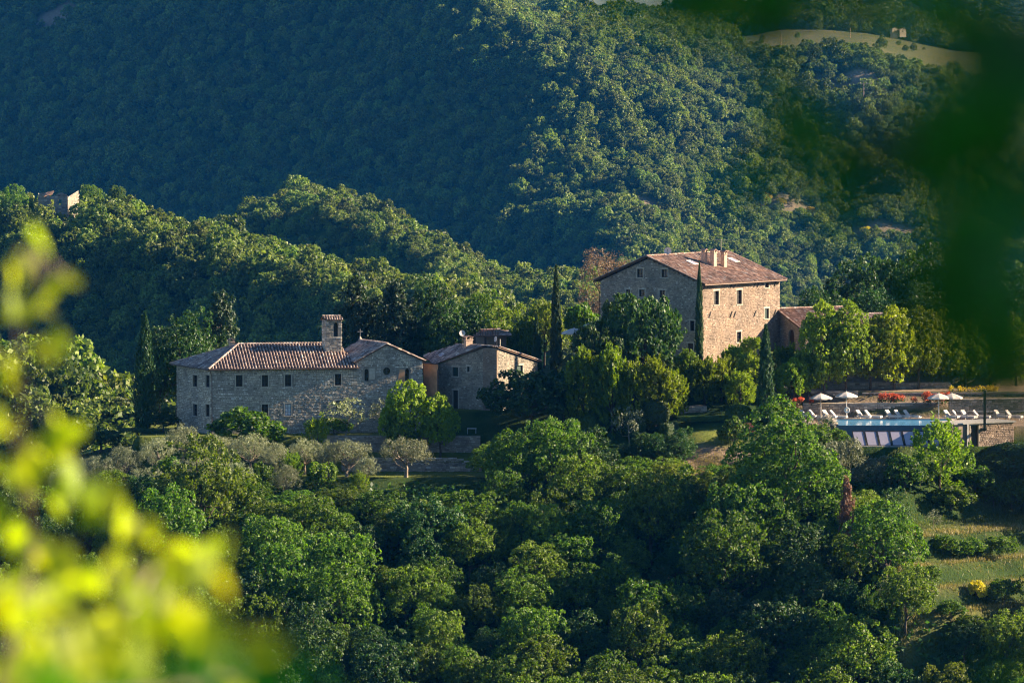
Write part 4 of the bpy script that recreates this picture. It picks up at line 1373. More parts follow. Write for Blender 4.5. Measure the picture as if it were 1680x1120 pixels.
w0_, w1_ = V(VG.L + ovr, -ovg, zo - ovr * sl2), V(VG.L + ovr, LS + ovg, zo - ovr * sl2)
dk, tl = MB(), MB()
roof_plane(dk, tl, [e0, e1, h1, h0], 120); roof_plane(dk, tl, [w1_, w0_, h0, h1], 121)
caps(tl, h0, h1, 122); caps(tl, e0, h0, 123, 0.12); caps(tl, w0_, h0, 124, 0.12); caps(tl, e1, h1, 125, 0.12)
rf = dk.build('roof', M['deck'], villa); tl.build('roof_tiles', M['tile'], rf, kind='stuff')
for i in range(30):          # rafter ends under the sunny eave
    s_ = -0.2 + (LS + 0.4) * i / 29
    mb = MB() if i == 0 else mb
    mb.bar(V(0.3, s_, zo - 0.23 + 0.3 * sl_), V(-ovr + 0.06, s_, zo - 0.23 - (ovr - 0.06) * sl_), 0.1, 0.12)
for (p_, q_) in ((h0, w0_), (h0, e0)):
    for k in range(12):
        a = p_ + (q_ - p_) * (k + 0.5) / 12 - (0, 0, 0.24)
        mb.bar(a, a + np.append(dS, 0) * 0.5, 0.1, 0.12)
mb.build('rafters', M['frame_dark'], villa)
gt = MB(); gt.tube([e0 - (0, 0, 0.14), e1 - (0, 0, 0.14)], 0.055, 6); gt.tube([w0_ - (0, 0, 0.12), w1_ - (0, 0, 0.12)], 0.08, 6)
q = V(VG.L + 0.08, -0.12, 0); gt.tube([w0_ - (0, 0, 0.15), (q[0], q[1], zve - 1.3), (q[0], q[1], zvb + 1)], 0.055, 6)
q = V(-0.06, -0.12, 0); gt.tube([e0 - (0, 0, 0.15), (q[0], q[1], zve - 0.8), (q[0], q[1], zvb + 1)], 0.055, 6)
gt.build('gutter', M['copper'], villa)
ed = np.append(dS, 0); sd_ = (h0 - e0) - ed * np.dot(h0 - e0, ed); sd_ /= np.linalg.norm(sd_)
def on_roof(px, py):
    nn = np.cross(ed, sd_); d = ray(px, py)
    return d * (np.dot(e0, nn) / np.dot(d, nn))
for (px, py, hh, ww) in ((1155.5, 432, 1.25, 0.52), (1170.5, 437, 1.6, 0.56), (1187.5, 438, 1.5, 0.56)):
    chimney(villa, on_roof(px, py), ww, 0.56, hh, M['brick'], R(52))
skylight(villa, on_roof(1135, 432), ed, sd_, 1.0, 1.2); skylight(villa, on_roof(1203, 428), ed, sd_, 1.0, 1.2)
dish(villa, h0 * 0.74 + h1 * 0.26, 0.45, 0.46, (-0.2, -1, 0.3))
an = MB(); b = on_roof(1183, 427); an.tube([b, b + (0, 0, 2.6)], 0.03, 5)
for zz, l in ((2.5, 0.75), (2.2, 0.55)):
    an.bar(b + (-l, 0, zz), b + (l, 0.2, zz), 0.035)
    for k in range(5): an.bar(b + (-l + k * l / 2, -0.25, zz), b + (-l + k * l / 2, 0.3, zz), 0.02)
an.build('aerial', M['surround'], villa)

# ------------------------------------------------------------------ low annex beside the villa and the roof behind the laurels
YA = 690.0
A0 = np.array([X(1317, YA), YA]); aa = R(28)
ae, ad = np.array([math.cos(aa), math.sin(aa)]), np.array([-math.sin(aa), math.cos(aa)])
annex = empty('annex', (A0[0], A0[1], -40.4), 'low annex with red tile roof and arched doorway at the right side of the villa', 'annex')
zab, zae = -41.5, P(1317, 540, YA)[2]
LA, DA = 9.0, along(A0, ad, 1277, -38)
A1, A2, A3 = A0 + ae * LA, A0 + ae * LA + ad * DA, A0 + ad * DA
WA, WAe = Wall(A0, A1), Wall(A3, A0)
zar = zae + 2.1
tAe = lambda u: float(np.interp(u, [0, WAe.L], [zar, zae]))
oa = [(WAe.L * 0.42, WAe.L * 0.42 + 1.3, zab, zae - 0.15)]
mb, st = MB(), MB(); WAe.build(mb, zab, tAe, oa, 0.3); WAe.arch(mb, oa[0][0], oa[0][1], oa[0][3], 0.3); o = mb.build('wall', M['mortar'], annex); WAe.stones(st, zab, tAe, oa, 131, (0.1, 0.16), (0.2, 0.4)); st.build('stonework', M['stone'], o, kind='stuff')
dm = MB(); dm.face([WAe.p(oa[0][0], zab, -0.25), WAe.p(oa[0][1], zab, -0.25), WAe.p(oa[0][1], oa[0][3], -0.25), WAe.p(oa[0][0], oa[0][3], -0.25)]); dm.build('door', M['frame_dark'], annex)
shell(annex, [WA], zab, [flat(zae)], {}, 'stone_sun_tone', 'mortar_sun_tone', 133)
shell(annex, [Wall(A1, A2)], zab, [lambda u: float(np.interp(u, [0, DA], [zae, zar]))], {}, 'stone_sun_tone', 'mortar_sun_tone', 134)
dk, tl = MB(), MB()
Q = lambda x, y, z: np.array([*(A0 + ae * x + ad * y), z])
sA = (zar - zae) / DA
r0, r1, r2, r3 = Q(-0.35, -0.45, zae + 0.12 - 0.45 * sA), Q(LA + 0.3, -0.45, zae + 0.12 - 0.45 * sA), Q(LA + 0.3, DA, zar + 0.12), Q(-0.35, DA, zar + 0.12)
roof_plane(dk, tl, [r0, r1, r2, r3], 135); caps(tl, r3, r2, 136); caps(tl, r0, r3, 137, 0.12)
rf = dk.build('roof', M['deck'], annex); tl.build('roof_tiles', M['tile'], rf, kind='stuff')

barn = empty('outbuilding', (X(1455, 700), 700, -41), 'grey roofed outbuilding half hidden behind the row of laurels', 'outbuilding')
e_l, e_r = P(1405, 533, 694), P(1492, 531, 697); r_l, r_r = P(1392, 516, 701), P(1464, 514, 704)
dk, tl = MB(), MB(); roof_plane(dk, tl, [e_l, e_r, r_r, r_l], 140); roof_plane(dk, tl, [e_r, e_r + (-3.5, 8, 0), r_r + (-2.5, 4, 0), r_r], 141); caps(tl, r_l, r_r, 142); caps(tl, e_r, r_r, 143)
rf = dk.build('roof', M['deck'], barn); tl.build('roof_tiles', M['tile_grey'], rf, kind='stuff')
shell(barn, [Wall(e_l[:2] + (0.3, 0.4), e_r[:2] + (-0.4, 0.4))], -42.0, [flat(e_l[2] - 0.15)], {}, seed=144)

# ------------------------------------------------------------------ dry-stone walls
def dry_wall(name, A, B, z0, ztop, th, label, group=None, seed=0, cope=True, mat='dry_stone', steps=None):
    A, B = np.array(A, float), np.array(B, float)
    o = empty(name, (A[0], A[1], z0), label, 'wall', group)
    w = Wall(A, B); core = MB()
    w.build(core, z0 - 0.5, ztop)
    wb = Wall(B - w.n * th, A - w.n * th); wb.build(core, z0 - 0.5, lambda u: ztop(w.L - u))
    N = 12
    for i in range(N):
        ua, ub = w.L * i / N, w.L * (i + 1) / N
        core.face([w.p(ua, ztop(ua)), w.p(ub, ztop(ub)), w.p(ub, ztop(ub), -th), w.p(ua, ztop(ua), -th)])
    for u in (0, w.L): core.face([w.p(u, z0 - .5), w.p(u, ztop(u)), w.p(u, ztop(u), -th), w.p(u, z0 - .5, -th)])
    b = core.build('wall_core', M['mortar'], o)
    st = MB(); w.stones(st, z0 - 0.3, ztop, [], seed, (0.14, 0.30), (0.2, 0.6), 0, (0.03, 0.12))
    st.build('wall_stones', M[mat], b, kind='stuff')
    if cope:
        cm = MB(); g = np.random.default_rng(seed); u = 0
        while u < w.L:
            l = g.uniform(0.4, 0.9); uu = min(u + l, w.L)
            m = (u + uu) / 2
            cm.box(w.p(m, ztop(m) + 0.05, -th / 2), np.append(w.e, 0) * ((uu - u) / 2 - 0.012), np.append(w.n, 0) * (th / 2 + 0.08), (0, 0, 0.05 + g.uniform(0, 0.02)), float(g.uniform(0.4, 1)))
            u = uu
        cm.build('coping', M[mat], b, kind='stuff')
    return o


zl1 = lambda u: -48.75
dry_wall('retaining_wall', (X(505, 664.1), 664.1), (X(788, 664.1), 664.1), -51.2, zl1, 0.5, 'long dry-stone retaining wall at the foot of the chapel lawn', None, 201, False)
nw = X(790, 660.1) - X(560, 660.1)
dry_wall('retaining_wall', (X(560, 660.1), 660.1), (X(790, 660.1), 660.1), -52.7, lambda u: -51.15 - 0.9 * max(0, (u - nw * 0.82) / (nw * 0.18)), 0.45, 'lower rubble wall between the olive lawn and the narrow grass terrace', None, 202)
dry_wall('retaining_wall', (X(735, 671.3), 671.3), (X(850, 671.3), 671.3), -49.5, lambda u: -46.9 + 0.03 * math.sin(u), 0.5, 'shaded rubble bank wall below the cottage door', None, 203, False)
dx0 = X(1292, 668.2); dx1 = X(1540, 668.2)
dry_wall('terrace_wall', (X(1318, 667.6), 667.6), (X(1545, 668.9), 668.9), -47.05, lambda u: -45.3, 0.45, 'pale coped stone wall directly behind the row of sun loungers', None, 204)
dry_wall('terrace_wall', (X(1330, 671.8), 671.8), (X(1408, 671.8), 671.8), -45.3, lambda u: -44.15, 0.45, 'short rubble wall under the shrubs behind the two left parasols', None, 205)
dry_wall('terrace_wall', (X(1415, 671.8), 671.8), (X(1700, 671.8), 671.8), -45.3, lambda u: -44.3, 0.45, 'upper rubble wall behind the long bed of red flowers', None, 206)
dry_wall('terrace_wall', (X(1558, 666.9), 666.9), (X(1720, 668.6), 668.6), -47.05, lambda u: -44.75, 0.45, 'tall pale stone wall right of the two right parasols', None, 207)
dry_wall('garden_wall', (X(1340, 677), 677), (X(1560, 677), 677), -44.1, lambda u: -43.3 + 0.1 * math.sin(u), 0.4, 'low rubble wall in shade at the foot of the laurel row', None, 208, False)
dry_wall('garden_wall', (X(1092, 664), 664), (X(1160, 664), 664), gz(X(1125, 664), 664) - 0.2, lambda u: gz(X(1125, 664), 664) + 0.9 + 0.1 * math.sin(u * 2), 0.5, 'rough grey stone outcrop wall behind the clipped ball bush', None, 209, False)

# ------------------------------------------------------------------ swimming pool
pool = empty('swimming_pool', (X(1465, 660), 660, -47.05), 'long blue swimming pool with an overflow edge on the garden terrace', 'pool')
xl, xr, yn, yf = X(1374, 658), X(1567, 658), 655.6, 664.6
zw = -46.93
mb = MB(); mb.abox(xl, xr, yn + 0.25, yf, -48.6, -48.4); mb.build('basin_floor', plain('pool_tiles', (0.42, 0.62, 0.72), 0.4), pool)
mb = MB()
for q in ((xl - 0.25, xl, yn, yf + 0.3), (xr, xr + 0.25, yn, yf + 0.3), (xl, xr, yf, yf + 0.3)): mb.abox(*q, -48.6, zw + 0.10)
mb.abox(xl, xr, yn, yn + 0.25, -48.9, zw - 0.02)
mb.build('basin_wall', plain('pool_wall', (0.10, 0.13, 0.16), 0.6), pool)
cm = MB(); g = np.random.default_rng(5); u = xl - 0.3
while u < xr + 0.3:
    l = g.uniform(0.55, 0.7); cm.abox(u, min(u + l, xr + 0.3) - 0.01, yf + 0.02, yf + 0.5, zw + 0.105, zw + 0.15, float(g.uniform(0.5, 1))); u += l
for x_ in (xl - 0.3, xr + 0.02):
    v = yn
    while v < yf: cm.abox(x_, x_ + 0.3, v, v + 0.6, zw + 0.105, zw + 0.15, float(g.uniform(0.5, 1))); v += 0.61
cm.build('coping', M['dry_stone'], pool, kind='stuff')
wm, nt, out = mat_new('pool_water')
pb = principled(nt, out, (0.10, 0.30, 0.50), 0.12, 0.5, 0, noise(nt, 2.2, 4, geo_pos(nt)), 0.25, 0.05)
wt = MB(); wt.face([(xl, yn + 0.01, zw), (xr, yn + 0.01, zw), (xr, yf, zw), (xl, yf, zw)]); wt.build('water', wm, pool)

# low building under the pool deck with a dark doorway
ph = empty('pool_house', (X(1612, 653), 653.4, -49.1), 'low stone pump house with a dark doorway under the right end of the pool deck', 'pump house')
PW = Wall((X(1563, 650.3), 650.3), (X(1664, 654.7), 654.7))
zpt = PW.uz(1610, 694.5)[1]
od = PW.rect(1592, 1605.5, 697, 732.5)
mb, st = MB(), MB(); PW.build(mb, -50.2, flat(zpt), [od], 0.4); o = mb.build('wall', M['mortar_sun_tone'], ph)
ucol = PW.uz(1588, 710)[0]
PW.stones(st, -50.0, flat(zpt), [od, (0, ucol, -52, zpt)], 220, (0.12, 0.24), (0.15, 0.4), 0.06, (0.02, 0.08), 1, False); st.build('stonework', M['stone_sun_tone'], o, kind='stuff')
window(ph, PW, od, 'door', True, True, 0.3)
mb = MB(); Wall(PW.B, PW.B + (0, 3.2)).build(mb, -50.2, flat(zpt)); Wall(PW.A + (0, 3.2), PW.A).build(mb, -50.2, flat(zpt)); mb.build('side_wall', M['mortar'], ph)
mb = MB(); mb.box(((PW.A[0] + PW.B[0]) / 2 - PW.n[0] * 2.0, (PW.A[1] + PW.B[1]) / 2 - PW.n[1] * 2.0, zpt + 0.08), np.append(PW.e, 0) * (PW.L / 2 + 0.2), np.append(PW.n, 0) * 2.2, (0, 0, 0.077)); mb.build('roof_slab', M['concrete'], ph)
mb = MB(); mb.box(PW.p(ucol - 0.13, (zpt - 50) / 2, 0.1), np.append(PW.e, 0) * 0.13, np.append(PW.n, 0) * 0.1, (0, 0, (zpt + 50) / 2)); mb.build('pillar', M['concrete'], ph)
mb = MB(); q = PW.p(PW.uz(1585, 700)[0], 0, 0.08); mb.tube([(q[0], q[1], zpt), (q[0], q[1], -49.6)], 0.06, 6); mb.build('downpipe', M['copper'], ph)

pole = empty('deck_post', (X(1616, 651.0), 651.0, -49), 'dark square post standing before the pump house wall', 'post')
mb = MB(); zt = P(1616, 640, 651.0)[2]; zb2 = P(1616, 703, 651.0)[2]
mb.abox(X(1616, 651.0) - 0.14, X(1616, 651.0) + 0.14, 650.9, 651.15, zb2, zt); mb.build('post', M['bark'], pole)
mb = MB(); mb.abox(X(1605, 651.0), X(1628, 651.0), 650.95, 651.1, P(0, 667, 651.0)[2], P(0, 666, 651.0)[2]); mb.build('crossbar', M['iron'], pole)
mb = MB(); mb.abox(X(1616, 651.0) - 0.2, X(1616, 651.0) + 0.2, 650.85, 652.5, zb2 - 0.25, zb2 - 0.003); mb.build('bracket', M['iron'], pole)

rail = empty('deck_railing', (X(1630, 656.6), 656.6, -47.0), 'thin metal railing along the pump house roof right of the pool', 'railing')
zr0 = zpt + 0.16
mb = MB()
for zz in (0.95, 0.5): mb.tube([(X(1570, 656.6), 656.6, zr0 + zz), (X(1700, 656.6), 656.6, zr0 + zz)], 0.022, 5)
mb.build('rail', M['white'], rail)
for k in range(9):
    x_ = X(1570 + k * 16, 656.6); mb = MB(); mb.tube([(x_, 656.6, zr0), (x_, 656.6, zr0 + 0.97)], 0.022, 5); mb.build('post', M['iron'], rail)

# solar panels leaning below the pool
for k in range(7):
    px = 1400 + k * 20.6
    x0_, x1_ = X(px, 652), X(px + 18.0, 652)
    lab = ['leftmost solar panel of the slanted row under the pool', 'second solar panel from the left under the pool', 'third solar panel from the left under the pool', 'fourth solar panel from the left under the pool',
           'fifth solar panel, first one touching the yellow-green shrub', 'sixth solar panel, mostly behind the yellow-green shrub', 'last solar panel, beside the wall of the pump house'][k]
    o = empty('solar_panel', ((x0_ + x1_) / 2, 652, -49.1), lab, 'solar panel', 'solar panels leaning in a row below the pool')
    lo_, hi_ = np.array([0.35, 651.8, -49.0]), np.array([0.0, 653.2, -47.45])
    off = -0.28
    e_ = np.array([1.0, 0, 0]); s_ = np.array([off, hi_[1] - lo_[1], hi_[2] - lo_[2]]); Ls = np.linalg.norm(s_); s_ /= Ls; n_ = np.cross(e_, s_)
    c = np.array([(x0_ + x1_) / 2 + 0.12, (lo_[1] + hi_[1]) / 2, (lo_[2] + hi_[2]) / 2]); hw = (x1_ - x0_) / 2
    fr = MB()
    for a, b, q, r in ((-1, 0, 0.05, Ls / 2), (1, 0, 0.05, Ls / 2), (0, -1, hw, 0.05), (0, 1, hw, 0.05)):
        fr.box(c + e_ * a * hw + s_ * b * Ls / 2, e_ * q, s_ * r, n_ * 0.06)
    fr.build('frame', M['iron'], o)
    gl = MB(); gl.box(c, e_ * (hw - 0.04), s_ * (Ls / 2 - 0.04), n_ * 0.03); gl.build('collector', M['solar'], o)
    lg_ = MB()
    for q in (-1, 1): lg_.bar(c + e_ * q * (hw - 0.1) + s_ * Ls * 0.42 - n_ * 0.05, (c[0] + q * (hw - 0.1), c[1] + 0.75, -49.15), 0.05)
    lg_.build('support', M['iron'], o)
mb = MB(); mb.abox(X(1396, 651.4), X(1560, 651.4), 651.2, 651.6, -49.35, -49.0); kb = mb.build('low_kerb', M['concrete']); tag(kb, 'pale concrete kerb along the foot of the solar panels', 'kerb')

# parasols
def parasol(px, top, base, Y, wpx, label):
    b = P(px, base, Y); b[2] = gz(b[0], b[1])
    s = FPX / Y; r = wpx / 2 / s; zt = P(px, top, Y)[2]
    o = empty('parasol', b, label, 'parasol', 'white parasols by the pool')
    mb = MB(); mb.tube([b, (b[0], b[1], zt - 0.02)], 0.055, 8); mb.build('pole', M['white'], o)
    mb = MB(); mb.lathe(b, [(0.0, 0.0), (0.36, 0.0), (0.36, 0.07), (0.08, 0.12), (0.06, 0.3)], 14); mb.build('base', M['concrete'], o)
    cn = MB(); N, Q = 8, 5
    hgt = r * 0.36
    rings = []
    for q in range(Q + 1):
        f = q / Q; rings.append([np.array([b[0], b[1], zt]) + np.array([math.cos(a) * r * f, math.sin(a) * r * f, -hgt * (f ** 1.35) - (0.05 if i % 2 else 0.0) * f * f]) * np.array([1 - (0.06 * f if i % 2 else 0), 1 - (0.06 * f if i % 2 else 0), 1])
                                for i, a in enumerate(np.linspace(0, 2 * math.pi, 2 * N + 1)[:-1])])
    for r0, r1 in zip(rings, rings[1:]):
        for i in range(2 * N): cn.face([r0[i], r1[i], r1[(i + 1) % (2 * N)], r0[(i + 1) % (2 * N)]])
    low = rings[-1]
    for i in range(2 * N): cn.face([low[i], low[i] - np.array([0, 0, 0.13]), low[(i + 1) % (2 * N)] - np.array([0, 0, 0.13]), low[(i + 1) % (2 * N)]])
    cn.build('canopy', M['canvas'], o)
    rb_ = MB()
    for i in range(N):
        rb_.bar(np.array([b[0], b[1], zt - 0.1]), low[2 * i] + np.array([0, 0, -0.01]), 0.03)
        m = np.array([b[0], b[1], zt - hgt - 0.5]); rb_.bar(m, (np.array([b[0], b[1], zt - 0.1]) + low[2 * i]) / 2, 0.02)
    rb_.build('ribs', M['wood'], o)
    mb = MB(); mb.lathe((b[0], b[1], zt - 0.02), [(0.05, 0), (0.06, 0.05), (0.0, 0.13)], 8); mb.build('finial', M['white'], o)


parasol(1346.5, 645.5, 679, 667.3, 38, 'white parasol leftmost by the pool, before the yellow-green tree')
parasol(1388.5, 642.5, 680, 665.8, 37, 'white parasol standing next to the lifebuoy')
parasol(1540, 645, 678, 666.4, 38, 'front white parasol of the right pair, red flowers behind its pole')
parasol(1561.5, 645, 678, 667.0, 36, 'rear white parasol of the right pair, overlapped by the other')
parasol(942, 538, 566, 683, 44, 'big pale sunshade left of the villa behind the tall cypress')
parasol(966, 531, 562, 690, 36, 'pale sunshade corner showing above the fig tree by the villa')

# sun loungers
lw, lc = M['white'], M['canvas']
lounger = empty('sun_lounger', (0, 0, 0), '-', 'sun lounger', 'sun loungers set out beside the pool')
mb = MB()
for sy in (-0.31, 0.31): mb.abox(-1.0, 0.95, sy - 0.03, sy + 0.03, 0.27, 0.34)
for xx in (-0.97, 0.92): mb.abox(xx - 0.03, xx + 0.03, -0.28, 0.28, 0.272, 0.338)
mb.build('frame', lw, lounger)
for xx, sy in ((-0.72, -0.31), (-0.72, 0.31), (0.78, -0.31), (0.78, 0.31)):
    mb = MB(); mb.bar((xx, sy, 0.27), (xx - 0.04 * np.sign(xx), sy, 0.0), 0.055); mb.build('leg', lw, lounger)
mb = MB(); mb.abox(-0.28, 0.94, -0.29, 0.29, 0.345, 0.46); mb.build('seat_cushion', lc, lounger)
mb = MB(); mb.box((-0.60, 0, 0.60), np.array([-0.30, 0, 0.30]), (0, 0.29, 0), np.array([0.04, 0, 0.045])); mb.build('backrest', lc, lounger)
mb = MB(); mb.bar((-0.62, -0.25, 0.55), (-0.86, -0.25, 0.30), 0.03); mb.bar((-0.62, 0.25, 0.55), (-0.86, 0.25, 0.30), 0.03); mb.build('back_stay', lw, lounger)
spots = [(1326.5, 666.2, -8, 'white lounger leftmost of all, above the pale flower bush'), (1341, 666.2, -8, 'white lounger at the foot of the leftmost parasol'),
         (1362, 665.8, -12, 'white lounger between the two left parasols'), (1376, 665.6, -12, 'white lounger just left of the lifebuoy'),
         (1418, 665.9, -4, 'white lounger before the dark middle of the stone wall, left one of two'), (1433, 665.7, -14, 'white lounger before the dark middle of the stone wall, right one of two'),
         (1466, 666.0, -12, 'left white lounger of the three under the red flowers'), (1481.5, 666.0, -12, 'middle white lounger of the three under the red flowers'), (1497, 666.0, -12, 'right white lounger of the three under the red flowers'),
         (1562, 665.6, -10, 'lounger at the pole of the rear right parasol'), (1577, 665.5, -10, 'second lounger right of the right parasols'), (1590, 665.4, -10, 'third lounger right of the right parasols, next to the dark post'),
         (1611, 665.5, -10, 'lounger half behind the dark post'), (1645, 665.6, -10, 'lounger right of the dark post above the pump house'), (1664, 665.6, -10, 'rightmost lounger at the edge of the picture')]
for i, (px, Y, a, lab) in enumerate(spots):
    o = lounger if i == 0 else copy_tree(lounger)
    o.location = (X(px, Y), Y, gz(X(px, Y), Y) + 0.0); o.rotation_euler.z = R(a - 22 + 12 * math.sin(i * 2.7)); o['label'] = lab
    o.scale = (1.12, 1.12, 1.25)

lb = empty('lifebuoy', (X(1390, 664.95), 664.95, gz(X(1390, 664.9), 665)), 'white lifebuoy ring on its stand at the pool edge', 'lifebuoy')
b = np.array(lb.location); mb = MB(); zc = P(1390, 672.5, 664.9)[2]
mb.tube([b, (b[0], b[1] + 0.12, zc + 0.4)], 0.035, 6); mb.build('stand', lw, lb)
mb = MB(); rr_ = 0.27
rings = [[np.array([b[0] + math.cos(t) * (rr_ + 0.075 * math.cos(q)), b[1] - 0.0 + 0.075 * math.sin(q), zc + math.sin(t) * (rr_ + 0.075 * math.cos(q))]) for q in np.linspace(0, 6.2832, 9)[:-1]] for t in np.linspace(0, 6.2832, 21)]
for r0, r1 in zip(rings, rings[1:]):
    for i in range(8): mb.face([r0[i], r0[(i + 1) % 8], r1[(i + 1) % 8], r1[i]])
mb.build('ring', lw, lb, True)

# white bench by the cottage bank
bp = hit(774, 711, 655, 680)
bn = empty('garden_bench', bp, 'small white bench on the grass below the cottage', 'bench')
mb = MB(); mb.abox(bp[0] - 0.55, bp[0] + 0.55, bp[1] - 0.22, bp[1] + 0.22, bp[2] + 0.52, bp[2] + 0.6); mb.build('seat', lw, bn)
for sx in (-0.48, 0.48):
    for sy in (-0.16, 0.16): mb = MB(); mb.abox(bp[0] + sx - 0.03, bp[0] + sx + 0.03, bp[1] + sy - 0.03, bp[1] + sy + 0.03, bp[2] - 0.1, bp[2] + 0.518); mb.build('leg', lw, bn)

# ------------------------------------------------------------------ far buildings and poles
ry = 1500.0
def rw(px0, px1, y0, y1, Y, dep): return X(px0, Y), X(px1, Y), Y, Y + dep, P(0, y1, Y)[2], P(0, y0, Y)[2]
ruin = empty('ruined_house', (X(112, ry), ry, P(0, 345, ry)[2]), 'roofless overgrown stone ruin among trees on the left ridge', 'ruin')
x0, x1, ya, yb, z0, z1 = rw(64, 128, 316, 372, ry, 7)
for i, (A, B, tp) in enumerate(((( x0, ya), (x1 - 2.5, ya - 0.5), lambda u: z1 - 0.5 + 0.5 * math.sin(u * 1.3)), ((x1 - 2.5, ya - 0.5), (x1, ya + 3.5), lambda u: z1 - 1.2 + 0.35 * u), ((x0, yb), (x0, ya), lambda u: z1 - 0.8 + 0.1 * u), ((x1, ya + 3.5), (x1, yb), lambda u: z1 - 0.6))):
    w = Wall(A, B); mb, st = MB(), MB()
    op = [(w.L * 0.42, w.L * 0.42 + 0.9, z1 - 3.2, z1 - 1.8), (w.L * 0.68, w.L * 0.68 + 0.9, z1 - 3.2, z1 - 1.8)] if i == 0 else []
    w.build(mb, z0 - 1, tp, op, 0.5, tuple(np.linspace(0.5, w.L - 0.5, 9))); o = mb.build('wall', M['mortar'], ruin)
    w.stones(st, z0, tp, op, 300 + i, (0.3, 0.5), (0.4, 1.0)); st.build('stonework', M['stone'], o, kind='stuff')
lt = MB(); w = Wall((X(72, 1499), 1499), (X(88, 1499), 1500.5)); dk, tl = MB(), MB()
roof_plane(dk, tl, [P(72, 322, 1499), P(86, 318, 1501), P(88, 312.5, 1503.5), P(75, 316, 1503)], 305, 0.2); rf = dk.build('roof', M['deck'], ruin); tl.build('roof_tiles', M['tile'], rf, kind='stuff')

fy = 3350.0
ff = empty('farmhouse', (X(1467, fy), fy, P(0, 58, fy)[2]), 'tiny distant farmhouse with two sunlit gables above the yellow field', 'house')
for (a, b, t, bt) in ((1462, 1471, 45, 59), (1474, 1485, 46, 57)):
    x0, x1, ya, yb, z0, z1 = rw(a, b, t, bt, fy, 4)
    w = Wall((x0, ya - 0.6), (x1, ya + 1.2)); w2 = Wall((x1, ya + 1.2), (x1 + 0.2, ya + 5)); w3 = Wall((x0 - 1, ya + 4), (x0, ya - 0.6))
    mb = MB(); um = w.L / 2
    w.build(mb, z0 - 1.5, lambda u: z1 - 0.9 + 0.9 * (1 - abs(u / um - 1)), [(um - 0.3, um + 0.3, z1 - 2.6, z1 - 1.6)], 0.3, (um,)); w2.build(mb, z0 - 1.5, flat(z1 - 0.9)); w3.build(mb, z0 - 1.5, flat(z1 - 0.9))
    mb.build('wall', M['pale_render'], ff)
    r = MB(); hi = z1 + 0.12
    pA, pB, pM = np.array([x0 - .3, ya - 0.9, z1 - 0.9]), np.array([x1 + .3, ya + 1.2, z1 - 0.9]), np.array([(x0 + x1) / 2, ya + 0.1, hi])
    bk = np.array([-0.4, 4.5, 0])
    for p_, q_ in ((pA, pM), (pM, pB)):
        r.face([p_, q_, q_ + bk, p_ + bk]); r.face([p_ - (0, 0, .2), p_ + bk - (0, 0, .2), q_ + bk - (0, 0, .2), q_ - (0, 0, .2)]); r.face([p_, p_ - (0, 0, .2), q_ - (0, 0, .2), q_])
    r.build('roof', M['tile'], ff)
    pm = MB(); pm.face([w.p(um - .3, z1 - 2.6, -.2), w.p(um + .3, z1 - 2.6, -.2), w.p(um + .3, z1 - 1.6, -.2), w.p(um - .3, z1 - 1.6, -.2)]); pm.build('window', M['pane'], ff)

hp = None
for yy in np.arange(2300, 3000, 3.0):      # little hut on the right flank
    q = P(1335, 384, yy)
    if q[2] < float(far_height(np.array([q[0]]), np.array([yy]))[0]): hp = q; break
hut = empty('stone_hut', hp, 'tiny stone hut on the wooded slope above the villa roof', 'hut')
hw_, hh_ = 2.0, 3.0
ws = [Wall((hp[0] - hw_, hp[1]), (hp[0] + hw_, hp[1] - 1)), Wall((hp[0] + hw_, hp[1] - 1), (hp[0] + hw_ + 1, hp[1] + 3))]
mb = MB(); ws[0].build(mb, hp[2] - 2, lambda u: hp[2] + hh_ + 1 - abs(u - ws[0].L / 2) * 0.5, [(1.5, 2.4, hp[2], hp[2] + 1.8)], 0.3, (ws[0].L / 2,)); ws[1].build(mb, hp[2] - 2, flat(hp[2] + hh_)); mb.build('wall', M['pale_render'], hut)
mb = MB(); mb.face([ws[0].p(1.5, hp[2], -.25), ws[0].p(2.4, hp[2], -.25), ws[0].p(2.4, hp[2] + 1.8, -.25), ws[0].p(1.5, hp[2] + 1.8, -.25)]); mb.build('door', M['frame_dark'], hut)
r = MB(); tp = np.array([hp[0], hp[1] - 0.6, hp[2] + hh_ + 1.1])
for a in (np.array([hp[0] - hw_ - .3, hp[1] - .1, hp[2] + hh_ - .1]), np.array([hp[0] + hw_ + .3, hp[1] - 1.2, hp[2] + hh_ - .1])):
    bk = np.array([1.0, 4, 0]); r.face([a, tp, tp + bk, a + bk]); r.face([a, a - (0, 0, .2), tp - (0, 0, .2), tp])
r.build('roof', M['tile'], hut)


def far_hit(px, py, y0=1000.0, y1=4300.0):
    d = ray(px, py); yy = np.arange(y0, y1, 3.0); q = d[None] * (yy / d[1])[:, None]
    b = np.nonzero(q[:, 2] < far_height(q[:, 0], yy))[0]
    return q[b[0]] if len(b) else q[-1]


def power_pole(px, top, base, label, arms=2, Y=None):
    q = far_hit(px, base); hgt = (base - top) / FPX * q[1]
    o = empty('power_pole', q, label, 'power pole')
    mb = MB(); mb.tube([q - (0, 0, 1), q + (0, 0, hgt)], [0.28, 0.2], 6); mb.build('pole', M['wood'], o)
    if arms:
        mb = MB(); mb.bar(q + (-2.0, 0, hgt - 0.5), q + (4.0, 0.5, hgt - 0.7), 0.3); mb.bar(q + (0, 0, hgt - 3.2), q + (2.2, 0.3, hgt - 3.4), 0.3); mb.build('cross_arm', M['wood'], o)
        mb = MB()
        for dx in (-1.8, 1.5, 3.7): mb.tube([q + (dx, 0.2, hgt - 0.5), q + (dx, 0.2, hgt + 0.3)], 0.14, 6)
        mb.build('insulator', M['surround'], o)


